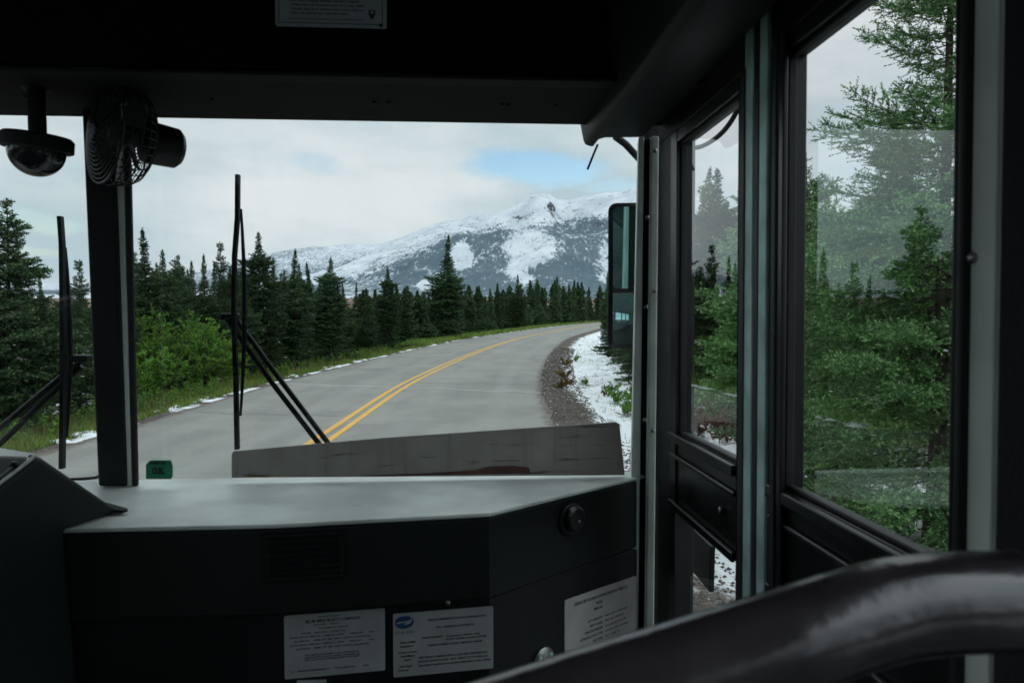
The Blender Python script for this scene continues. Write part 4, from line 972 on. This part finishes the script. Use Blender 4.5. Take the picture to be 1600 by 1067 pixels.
LEFT = [  # px, depth, top row, proto, width, label
 (8, 17, 306, 2, 1.25, 'tall dense spruce at the left edge of the view, beyond the left wiper'),
 (-45, 15, 330, 0, 1.2, 'spruce cut by the left edge of the windscreen, beside the tall dense one'),
 (118, 24, 402, 3, 1.0, 'thin spruce seen between the left wiper and the centre pillar'),
 (70, 31, 425, 1, 1.0, 'short spruce behind the left wiper blade'),
 (168, 26, 380, 1, 1.1, 'spruce mostly hidden behind the centre pillar'),
 (228, 30, 354, 1, 1.25, 'tall spruce just right of the centre pillar with a knobbly top'),
 (254, 33, 388, 0, 1.1, 'broad spruce behind the green bushes, second right of the centre pillar'),
 (286, 37, 396, 2, .8, 'rounded bushy spruce above the green bushes'),
 (322, 42, 395, 1, 1.0, 'narrow spruce above the right end of the green bushes'),
 (345, 44, 376, 3, 1.0, 'slender sparse spruce just left of the right wiper blade'),
 (405, 36, 361, 0, 1.15, 'large pointed spruce just right of the right wiper blade'),
 (385, 31, 420, 1, 1.1, 'low spruce in front, half behind the right wiper blade'),
 (456, 40, 387, 1, 1.25, 'tall spruce with twin neighbour, left of the middle of the left-hand row'),
 (470, 43, 410, 0, 1.0, 'shorter spruce close against the tall one at the middle of the left row'),
 (436, 42, 425, 2, .9, 'dark spruce filling the gap right of the large pointed spruce'),
 (514, 45, 401, 0, 1.3, 'full dark spruce standing left of the foot of the snowy slope'),
 (540, 50, 440, 1, 1.0, 'short spruce right of the full dark spruce'),
 (572, 54, 452, 2, .8, 'low spruce between the full dark spruce and the one before the lone tall tree'),
 (606, 52, 416, 0, 1.15, 'isolated pointed spruce two places left of the tallest tree before the mountain'),
 (660, 66, 462, 1, 1.0, 'short spruce left of the tallest tree before the mountain'),
 (636, 60, 468, 0, .9, 'small spruce in the dip of the row where the brown plain shows'),
 (697, 62, 365, 1, 1.35, 'tallest lone spruce standing against the snowy mountain'),
 (722, 72, 452, 0, 1.0, 'spruce just right of the tallest lone spruce'),
 (748, 76, 446, 1, 1.1, 'second spruce right of the tallest lone spruce'),
 (776, 86, 442, 1, 1.0, 'narrow spruce under the white patch on the mountain'),
 (808, 92, 428, 1, 1.3, 'tallest spruce of the far row, below the white clearing on the mountain'),
 (842, 104, 436, 0, .9, 'pointed spruce right of the tallest one of the far row'),
 (868, 118, 432, 1, 1.2, 'tall narrow spruce of the far row above the bend of the road'),
 (890, 132, 444, 1, 1.1, 'spruce of the far row near where the road vanishes'),
 (918, 150, 448, 0, 1.0, 'last spruce of the far row before the roadside mirror')]
def Yfor(px, off):
    Ys = np.linspace(6, 300, 3000); k_ = (px-CX)/FPX*Ys-cline(Ys)+off; j = np.where(k_ < 0)[0]
    return float(Ys[j[0]]) if len(j) else 290.
FRONT = {8: 6.6, 118: 6.6, 228: 8, 254: 7.6, 286: 8.6, 322: 8.6, 345: 9, 405: 6.9, 385: 6.4, 456: 6.6, 470: 7.6, 514: 6.3, 540: 7.2, 572: 6.6, 606: 6.2, 697: 6.2, 808: 6.6, 660: 7.5, 636: 8}
for (px, Yd, top, i, wd, lb) in LEFT:
    Yd = Yfor(px, FRONT.get(px, 7.6)-.5) if px > 100 or px == 8 else Yd
    kind = 'mid' if Yd < 58 else 'far'; i = i if kind == 'mid' else min(i, 2)
    if px in (697, 606, 808): kind = 'mid'; i = 1 if px != 606 else 0
    tree(kind, i, px, Yd, top, lb, GL, wd)
RN = random.Random(5)
# filling rows: second and third line of trees on the left of the road
for (px, Yd, top, wd) in [(212, 0, 392, 1.2), (240, 0, 408, 1.3), (272, 0, 402, 1.3), (305, 0, 406, 1.2), (333, 0, 410, 1.2), (358, 0, 412, 1.3), (378, 0, 404, 1.2), (428, 0, 400, 1.3), (488, 0, 408, 1.2), (300, 52, 418, 1), (270, 46, 425, 1.1), (365, 52, 418, 1), (420, 56, 414, 1), (489, 56, 424, 1), (500, 64, 432, 1), (555, 70, 440, 1), (585, 66, 455, 1), (345, 60, 430, 1.1), (205, 44, 400, 1.2), (530, 76, 446, 1.1), (395, 66, 426, 1), (445, 62, 420, 1.1)]:
    Yd = Yfor(px, 9.5+RN.uniform(0, 3))
    tree('mid', RN.choice([0, 1, 2, 4, 5]), px, Yd, top, 'small dark spruce filling a gap behind the front row left of the road', 'second row of spruces left of the road', wd)
for px in range(560, 940, 7):
    f = max(0, (px-628)/312); Yd = Yfor(px, RN.uniform(6.5, 10)); top = 448+RN.uniform(-8, 24)-f*4
    tree('far', RN.randrange(3), px+RN.uniform(-4, 4), Yd, top, 'small dark spruce in the dense far row along the outside of the bend', GF, RN.uniform(1.0, 1.6))
for k_ in range(40):    # behind again, closing the row's foot
    px = RN.uniform(480, 935); f = (px-480)/455; Yd = Yfor(px, RN.uniform(10, 20))
    tree('far', RN.randrange(3), px, Yd, 462+RN.uniform(-5, 18), 'small dark spruce in the dense far row along the outside of the bend', GF, 1.2)
for k_ in range(12):    # deep left woods
    px = RN.uniform(-260, 330); Yd = RN.uniform(38, 60)
    tree('mid', RN.choice([0, 1, 2, 4, 5]), px, Yd, 430+RN.uniform(-5, 25), 'dark spruce deep in the woods left of the road', 'woods left of the road', 1.2)
for (px, Yd, top) in [(-150, 14, 330), (-260, 13, 290), (-400, 12, 300), (-95, 19, 350), (-560, 11, 250), (-760, 11, 200)]:
    tree('mid', RN.choice([0, 1, 2, 4, 5]), px, Yd, top, 'spruce left of the road outside the edge of the view', 'woods left of the road', 1.2)
RIGHT = [ # kind, i, px, depth, top, wide, label
 ('mid', 1, 1002, 23, 262, 1.1, 'spruce behind the side mirror, right of the snowy verge'),
 ('mid', 0, 968, 38, 392, 1.0, 'smaller spruce half hidden by the left edge of the side mirror'),
 ('mid', 1, 950, 50, 425, .9, 'small spruce on the inside of the bend, left of the side mirror'),
 ('mid', 2, 1040, 30, 330, 1.0, 'spruce behind the grey corner post'),
 ('mid', 1, 1088, 21, 258, 1.0, 'slim spruce seen through the left side of the narrow door pane'),
 ('mid', 0, 1118, 19, 262, 1.2, 'dark spruce seen in the middle of the narrow door pane'),
 ('mid', 2, 1142, 24, 310, 1.1, 'bushy spruce at the right side of the narrow door pane'),
 ('mid', 2, 1180, 15, 250, 1.2, 'spruce behind the door meeting strips'),
 ('mid', 1, 1225, 18, 260, 1.2, 'dark spruce behind the left frame of the wide door pane'),
 ('near', 1, 1262, 11.5, 236, 1.3, 'slim bright spruce at the left of the wide door pane'),
 ('near', 1, 1296, 9.0, 338, 1.15, 'shorter bright spruce in the middle of the wide door pane'),
 ('near', 0, 1475, 7.0, -330, 1.3, 'big close spruce filling the right side of the wide door pane'),
 ('mid', 2, 1400, 14, 180, 1.2, 'dark spruce behind the big close one'),
 ('mid', 0, 1290, 17, 300, 1.2, 'dark spruce behind the bright ones at the wide door pane'),
 ('mid', 2, 1360, 19, 290, 1.2, 'dark spruce deep behind the wide door pane'),
 ('mid', 0, 1620, 10, 50, 1.1, 'spruce hidden by the side partition beside the viewer')]
for (kd, i, px, Yd, top, wd, lb) in RIGHT: tree('rmid' if kd == 'mid' and px in (1088, 1142, 1225, 1180) else kd, i, px, Yd, top, lb, GR, wd)
for k_ in range(14):
    px = RN.uniform(1000, 1700); Yd = RN.uniform(24, 40)
    tree('mid', RN.randrange(3), px, Yd, 330+RN.uniform(-30, 50), 'dark spruce deep in the woods right of the road', 'woods right of the road', 1.2)
for k_ in range(9):   # behind the bus, for the mirrors
    tree('far', RN.randrange(3), 0, 0, None, 'spruce along the road behind the bus', 'spruces behind the bus', 1.2, X_=0) if 0 else place('spruce_tree', 'spruce along the road behind the bus', 'tree', 'spruces behind the bus', PR['far'][k_ % 3], ('trunk', 'crown'), (6.0 if k_ % 2 else -13.0)+RN.uniform(-1, 2), -4-k_*3.5, RN.uniform(.7, 1.0))
# ------------------------------------------------------------------ bushes
def bush(seed, h, r, nst, leaf, lm, name):
    R = np.random.default_rng(seed); st_, tw = [], []
    for i in range(nst):
        az = R.uniform(0, 6.28); rr_ = r*math.sqrt(R.random()); hh = h*R.uniform(.55, 1.05)*(1-.35*(rr_/r)**2)
        p = np.array([R.normal()*.12*r, R.normal()*.12*r, 0]); e_ = np.array([math.cos(az)*rr_, math.sin(az)*rr_, hh]); pp = [p]
        for j in range(1, 6): t_ = j/5; pp.append(p+(e_-p)*np.array([t_**1.3, t_**1.3, t_**.85])+R.normal(size=3)*.03*h)
        for j in range(5): st_.append((pp[j], pp[j+1]))
        for j in range(16):
            u_ = R.uniform(.25, 1)*4.999; i_ = int(u_); q_ = pp[i_]+(pp[i_+1]-pp[i_])*(u_-i_); d_ = norm(R.normal(size=3)+np.array([0, 0, .5])); tw.append((q_, q_+d_*R.uniform(.10, .28)*h*.6))
    st_ = np.array(st_); tw = np.array(tw); nv, nf = needles(tw, 9/leaf, leaf, leaf*.55, R, .6)
    sv, sf = tubes_np(st_, np.full(len(st_), .004*h+.002), np.full(len(st_), .003*h+.001), 4)
    q2t = lambda f: np.concatenate([f[:, [0, 1, 2]], f[:, [0, 2, 3]]])
    tv, tf = tubes_np(tw, np.full(len(tw), .002), np.full(len(tw), .001), 3)
    stems = npmesh(name+'_stems', np.concatenate([sv, tv]), q2t(np.concatenate([sf, tf+len(sv)])), ['bark'])
    return stems, npmesh(name+'_leaves', nv, nf, [lm])
B1 = bush(51, 2.2, 1.3, 34, .055, 'willow_leaves', 'bush_a'); B2_ = bush(52, 2.0, 1.5, 30, .06, 'willow_leaves', 'bush_b')
BY = bush(53, .45, .38, 12, .028, 'yellow_leaves', 'bush_y'); BR_ = bush(54, .4, .34, 10, .03, 'red_leaves', 'bush_r'); BG = bush(55, .5, .42, 12, .035, 'willow_leaves', 'bush_g')
def put(ms, px, Yd, sc, name, label, cat, group, wide=1):
    X_ = (px-CX)/FPX*Yd; return place(name, label, cat, group, ms, ('stems', 'leaves'), X_, Yd, sc, sc*wide)
GB = 'green leafy bushes along the left verge'
for (ms, px, Yd, sc, wd, lb) in [
    (B1, 250, 19.5, 1.12, 1.0, 'bright green leafy bush right beside the centre pillar'),
    (B2_, 284, 21.5, 1.22, .9, 'tallest bright green bush, second right of the centre pillar'),
    (B1, 322, 22.5, .98, 1.1, 'spreading green bush just left of the right wiper blade'),
    (B2_, 352, 24.5, .80, 1.0, 'low green bush behind the right wiper blade'),
    (B2_, 215, 18.3, .80, 1.0, 'low green bush half behind the centre pillar'),
    (B1, 395, 27, .6, 1.0, 'small green bush right of the right wiper blade'),
    (B2_, 132, 20, .6, 1.0, 'small bush between the left wiper and the centre pillar')]:
    put(ms, px, Yd, sc, 'leafy_bush', lb, 'bush', GB, wd)
GS = 'small shrubs on the snowy right verge'
for (ms, px, Yd, sc, lb) in [
    (BY, 882, 24, 1.0, 'yellowish shrub nearest the road edge on the snowy verge'), (BR_, 889, 22, .75, 'reddish shrub between two yellow ones on the snowy verge'),
    (BY, 874, 20.5, .9, 'orange-yellow low shrub at the edge of the gravel'), (BG, 918, 23, .6, 'tiny green shrub in the snow left of the side mirror'),
    (BY, 884, 30, 1.0, 'yellow-green shrub near the inside of the bend'), (BG, 898, 33, .8, 'pale green shrub near the inside of the bend'),
    (BG, 962, 18, 1.1, 'green leafy shrub in the snow below the side mirror'), (BG, 976, 16, 1.1, 'brighter green shrub lowest beside the grey corner post'),
    (BG, 955, 21, .8, 'dark green shrub in the snow just under the side mirror'), (BG, 985, 18.5, 1.2, 'green shrub under the small tree behind the corner post'), (BR_, 948, 19.5, .7, 'brown shrub in the snow under the side mirror'),
    (BR_, 1098, 13.5, 1.5, 'rusty red shrub seen low in the narrow door pane'), (BR_, 1135, 12.5, 1.5, 'second rusty shrub at the right of the narrow door pane'), (BY, 1118, 14.5, 1.4, 'straw coloured shrub between the rusty ones in the narrow door pane'),
    (BG, 1150, 16, 2.0, 'green shrub at the foot of the trees in the narrow door pane'), (BG, 1085, 17, 2.0, 'green shrub under the slim spruce in the narrow door pane'),
    (BG, 1275, 8.8, 1.1, 'low green shrub at the lower left of the wide door pane'), (BY, 1300, 8.0, .9, 'yellowish shrub at the bottom of the wide door pane'), (BG, 1330, 7.5, 1.0, 'green shrub under the big close spruce'), (BR_, 1345, 8.2, .9, 'brown twiggy shrub under the big close spruce')]:
    put(ms, px, Yd, sc, 'small_shrub', lb, 'shrub', GS)
# ------------------------------------------------------------------ grass and stones (countless)
def blades(n, qlo, qhi, ylo, yhi, h0, h1, w, mi_, R, dens=None):
    Y_ = ylo+(yhi-ylo)*R.random(n)**1.6; q_ = R.uniform(qlo, qhi, n); X_ = cline(Y_)+q_
    cl = wav(X_, Y_, 1.1); k_ = cl > R.uniform(-1.2, .6, n); X_, Y_, q_ = X_[k_], Y_[k_], q_[k_]; n = len(X_)
    Z_ = ground_z(X_, Y_, q_); a_ = R.uniform(0, 6.28, n); h_ = R.uniform(h0, h1, n)*(1+.4*cl[k_]); ln = R.normal(size=(n, 2))*.35*h_[:, None]
    W_ = w*(1+Y_/25)
    p = np.stack([X_, Y_, Z_-.02], 1); s_ = np.stack([np.cos(a_), np.sin(a_), 0*a_], 1)*W_[:, None]
    top_ = p+np.concatenate([ln, h_[:, None]], 1); v = np.stack([p-s_, p+s_, top_], 1).reshape(-1, 3); return v, np.arange(n*3).reshape(-1, 3), np.full(n, mi_)
R = np.random.default_rng(77)
def stuff(name, sets, mats, label):
    vs, fs, ms, o_ = [], [], [], 0
    for v, f, m_ in sets: vs.append(v); fs.append(f+o_); ms.append(m_); o_ += len(v)
    tag(link(name, npmesh(name, np.concatenate(vs), np.concatenate(fs), mats, np.concatenate(ms))), label, 'grass', kind='stuff')
stuff('verge_grass', [blades(60000, -6.3, -4.2, 9, 45, .04, .17, .006, 0, R), blades(26000, -6.4, -4.2, 45, 170, .12, .42, .010, 0, R), blades(9000, -6.8, -4.3, 9, 60, .08, .34, .006, 1, R)], ['grass_blades', 'dry_blades'], 'green grass and weeds growing along the left verge of the road')
stuff('snowy_verge_grass', [blades(3500, 5.5, 9.5, 5, 45, .04, .14, .005, 0, R), blades(2600, 5.0, 9.5, 5, 60, .04, .16, .005, 1, R), blades(9000, 8.5, 14, 3.5, 16, .03, .14, .004, 0, R), blades(3000, 5.5, 12, 3.5, 12, .03, .14, .004, 1, R)], ['grass_blades', 'dry_blades'], 'grass stalks poking through the snow on the right verge')
# weeds: small leafy plants on left verge
wv, wf = [], []
def weedset(n, qlo, qhi, ylo, yhi, R):
    Y_ = ylo+(yhi-ylo)*R.random(n)**1.5; q_ = R.uniform(qlo, qhi, n); X_ = cline(Y_)+q_; Z_ = ground_z(X_, Y_, q_)
    b_ = np.stack([X_, Y_, Z_], 1); h_ = R.uniform(.12, .45, n); t_ = b_+np.stack([R.normal(size=n)*.06, R.normal(size=n)*.06, h_], 1)
    return needles(np.stack([b_, t_], 1), 90, .06, .03, R, .85)
v, f = weedset(1500, -6.2, -4.6, 9, 70, R)
tag(link('verge_weeds', npmesh('verge_weeds', v, f, ['willow_leaves'])), 'leafy green weeds at the foot of the trees on the left verge', 'weeds', kind='stuff')
v, f = weedset(2600, -15, -6.2, 9, 80, R)
v2_, f2_ = weedset(160, 8.6, 15, 4, 40, R)
tag(link('undergrowth', npmesh('undergrowth', np.concatenate([v, v2_]), np.concatenate([f, f2_+len(v)]), ['willow_leaves'])), 'low leafy undergrowth between the trunks of the spruces', 'undergrowth', kind='stuff')
# gravel on the right shoulder
n = 9000; Y_ = 3.5+40*R.random(n)**1.7; q_ = 3.85+1.15*R.random(n)**1.3; X_ = cline(Y_)+q_; Z_ = ground_z(X_, Y_, q_); s_ = R.uniform(.006, .022, n)[:, None, None]*(1+Y_/20)[:, None, None]*.8
oc = np.array([[1, 0, 0], [-1, 0, 0], [0, 1, 0], [0, -1, 0], [0, 0, .8], [0, 0, -.4]], float)[None]*s_*R.uniform(.6, 1.3, (n, 6, 1))
v = (np.stack([X_, Y_, Z_+.004], 1)[:, None]+oc).reshape(-1, 3); of = np.array([[0, 2, 4], [2, 1, 4], [1, 3, 4], [3, 0, 4], [2, 0, 5], [1, 2, 5], [3, 1, 5], [0, 3, 5]]); f = (np.arange(n)[:, None, None]*6+of[None]).reshape(-1, 3)
leafmat('stones', (.07, .055, .045), (.24, .21, .19), (.5, .5, .5), rough=.9)
tag(link('gravel', npmesh('gravel', v, f, ['stones'])), 'loose brown gravel on the right shoulder of the road', 'gravel', kind='stuff')
# snow left in clumps on both verges
def snowclumps(n, qlo, qhi, ylo, yhi, s0, s1, R, pw=1.5, thr_=-.1):
    Y_ = ylo+(yhi-ylo)*R.random(n)**pw; q_ = R.uniform(qlo, qhi, n); X_ = cline(Y_)+q_; k_ = wav(X_+40, Y_, 2.6) > thr_; X_, Y_, q_ = X_[k_], Y_[k_], q_[k_]; n = len(X_)
    Z_ = ground_z(X_, Y_, q_); a_ = np.arange(9)*2*PI/9; rr_ = R.uniform(.55, 1.2, (n, 9)); s_ = R.uniform(s0, s1, n)[:, None]
    ring0 = np.stack([np.cos(a_)*rr_*s_, np.sin(a_)*rr_*s_, 0*rr_-.02], 2); ring1 = np.stack([np.cos(a_)*rr_*s_*.6, np.sin(a_)*rr_*s_*.6, 0*rr_+s_*.22], 2); top_ = np.zeros((n, 1, 3)); top_[:, 0, 2] = s_[:, 0]*.28
    v = (np.stack([X_, Y_, Z_], 1)[:, None]+np.concatenate([ring0, ring1, top_], 1)).reshape(-1, 3); b_ = (np.arange(n)*19)[:, None]; i = np.arange(9)[None]; j = (i+1) % 9
    f = np.concatenate([np.stack([b_+i, b_+j, b_+9+j], 2).reshape(-1, 3), np.stack([b_+i, b_+9+j, b_+9+i], 2).reshape(-1, 3), np.stack([b_+9+i, b_+9+j, b_+18+0*i], 2).reshape(-1, 3)]); return v, f
v1, f1 = snowclumps(420, -4.5, -4.0, 8, 110, .05, .17, R, thr_=.25); v2, f2 = snowclumps(240, 5.4, 9.5, 5, 60, .2, .6, R); v3, f3 = snowclumps(260, -9.5, -6.6, 8, 40, .1, .3, R)
o_ = npmesh('verge_snow', np.concatenate([v1, v2, v3]), np.concatenate([f1, f2+len(v1), f3+len(v1)+len(v2)]), ['snow'], smooth=True)
tag(link('verge_snow', o_), 'thin broken patches of fresh snow lying on the verges', 'snow', kind='stuff')

# ================================================================== sky, light, camera
# thin air between here and the mountains
hm = bpy.data.materials.new('haze'); nt = nodes_of(hm); vo = N(nt, 'ShaderNodeVolumePrincipled'); oo = N(nt, 'ShaderNodeOutputMaterial'); nt.links.new(vo.outputs[0], oo.inputs['Volume'])
vo.inputs['Color'].default_value = (.80, .90, 1.0, 1); vo.inputs['Density'].default_value = HAZE; vo.inputs['Anisotropy'].default_value = .2
hb_ = MB().box(-8600, 8600, -1300, 8600, -60, 1050); me = bpy.data.meshes.new('haze'); hb_.bm.to_mesh(me); hb_.bm.free(); me.materials.append(hm); tag(link('haze', me), kind='stuff')
SUN_EL, SUN_AZ = math.radians(36), math.radians(238)   # azimuth clockwise from +Y: behind the viewer on the right
w = bpy.data.worlds.new('World'); S.world = w; w.use_nodes = True; nt = w.node_tree; nt.nodes.clear(); L = nt.links.new
out = N(nt, 'ShaderNodeOutputWorld'); bg = N(nt, 'ShaderNodeBackground'); bgc = N(nt, 'ShaderNodeBackground'); mxs = N(nt, 'ShaderNodeMixShader')
sky = N(nt, 'ShaderNodeTexSky', sky_type='NISHITA'); sky.sun_disc = False; sky.ozone_density = 4; sky.dust_density = 0; sky.air_density = 1.3; sky.sun_elevation = SUN_EL; sky.sun_rotation = SUN_AZ
L(sky.outputs[0], bg.inputs[0]); bg.inputs[1].default_value = .15
tc = N(nt, 'ShaderNodeTexCoord')
def wn(scale, vec, det=7, ro=.55, off=(0, 0, 0)):
    mp = N(nt, 'ShaderNodeMapping'); mp.inputs['Scale'].default_value = vec; mp.inputs['Location'].default_value = off; L(tc.outputs['Generated'], mp.inputs[0])
    n = N(nt, 'ShaderNodeTexNoise'); n.inputs['Scale'].default_value = scale; n.inputs['Detail'].default_value = det; n.inputs['Roughness'].default_value = ro; L(mp.outputs[0], n.inputs['Vector']); return n.outputs
def wm(op, a_, b_=None):
    n = N(nt, 'ShaderNodeMath', operation=op)
    for i, v in enumerate((a_, b_)):
        if v is None: continue
        if isinstance(v, (int, float)): n.inputs[i].default_value = v
        else: L(v, n.inputs[i])
    return n.outputs[0]
def wr(x, a_, b_, c_=0, d_=1):
    n = N(nt, 'ShaderNodeMapRange', interpolation_type='SMOOTHSTEP'); L(x, n.inputs[0])
    for i, v in enumerate((a_, b_, c_, d_)): n.inputs[i+1].default_value = v
    return n.outputs[0]
wob_ = wn(7, (1, 1, 2.2), 8, .6)
def patch(px, py, rx, ry):   # opening in the cloud around one direction of the sky
    d_ = ray(px, py).normalized(); s_ = N(nt, 'ShaderNodeVectorMath', operation='SUBTRACT'); s_.inputs[1].default_value = tuple(d_); L(tc.outputs['Generated'], s_.inputs[0])
    ad_ = N(nt, 'ShaderNodeVectorMath', operation='MULTIPLY_ADD'); L(wob_[1], ad_.inputs[0]); ad_.inputs[1].default_value = (.12, .12, .06); ad_.inputs[2].default_value = (-.06, -.06, -.03)
    s2 = N(nt, 'ShaderNodeVectorMath', operation='ADD'); L(s_.outputs[0], s2.inputs[0]); L(ad_.outputs[0], s2.inputs[1])
    sc_ = N(nt, 'ShaderNodeVectorMath', operation='MULTIPLY'); L(s2.outputs[0], sc_.inputs[0]); sc_.inputs[1].default_value = (FPX/rx, FPX/rx, FPX/ry)
    ln = N(nt, 'ShaderNodeVectorMath', operation='LENGTH'); L(sc_.outputs[0], ln.inputs[0]); return wr(ln.outputs['Value'], .5, 1.25, 1, 0)
hole = wm('MAXIMUM', patch(835, 262, 105, 26), wm('MULTIPLY', patch(950, 285, 60, 14), .55)); hole = wm('MAXIMUM', hole, wm('MULTIPLY', patch(490, 258, 40, 20), .35)); hole = wm('MAXIMUM', hole, wm('MULTIPLY', patch(30, 395, 60, 8), .3)); hole = wm('MAXIMUM', hole, wm('MULTIPLY', patch(20, 345, 80, 16), .5))
gen = wn(2.2, (1, 1, 2.6), 8, .55, (3, 1, 0))
c1 = N(nt, 'ShaderNodeMix', data_type='RGBA'); c1.inputs[6].default_value = (.51, .63, .69, 1); c1.inputs[7].default_value = (.80, .84, .86, 1); L(wr(gen[0], .36, .64), c1.inputs[0])
L(c1.outputs[2], bgc.inputs[0]); sx = N(nt, 'ShaderNodeSeparateXYZ'); L(tc.outputs['Generated'], sx.inputs[0]); L(wm('MULTIPLY', wr(sx.outputs[2], .25, .95, 1.0, 2.2), wr(sx.outputs[0], .15, .75, 1.0, 1.3)), bgc.inputs[1])   # overcast: brighter overhead than at the horizon
L(hole, mxs.inputs[0]); L(bgc.outputs[0], mxs.inputs[1]); L(bg.outputs[0], mxs.inputs[2]); L(mxs.outputs[0], out.inputs[0])
sd = bpy.data.lights.new('sun', 'SUN'); sd.energy = 2.3; sd.angle = math.radians(22); sd.color = (1, .96, .90); so = bpy.data.objects.new('sun', sd); C.objects.link(so)
dirv = Vector((math.sin(SUN_AZ)*math.cos(SUN_EL), math.cos(SUN_AZ)*math.cos(SUN_EL), math.sin(SUN_EL))); so.rotation_euler = dirv.to_track_quat('Z', 'Y').to_euler()
so.location = (0, 0, 40)
cd = bpy.data.cameras.new('camera'); cam = bpy.data.objects.new('camera', cd); C.objects.link(cam); cam.location = CAM; cam.rotation_euler = (PI/2-PITCH, 0, 0)
cd.sensor_width = 36; cd.lens = 36*FPX/1600; cd.clip_start = .02; cd.clip_end = 20000
cd.dof.use_dof = True; cd.dof.focus_distance = 9; cd.dof.aperture_fstop = 11
S.camera = cam
S.view_settings.view_transform = 'Standard'; S.view_settings.look = 'None'; S.view_settings.exposure = 0; S.view_settings.gamma = 1
S.render.engine = 'CYCLES'; S.cycles.max_bounces = 10; S.cycles.transparent_max_bounces = 12; S.cycles.diffuse_bounces = 4; S.cycles.glossy_bounces = 4
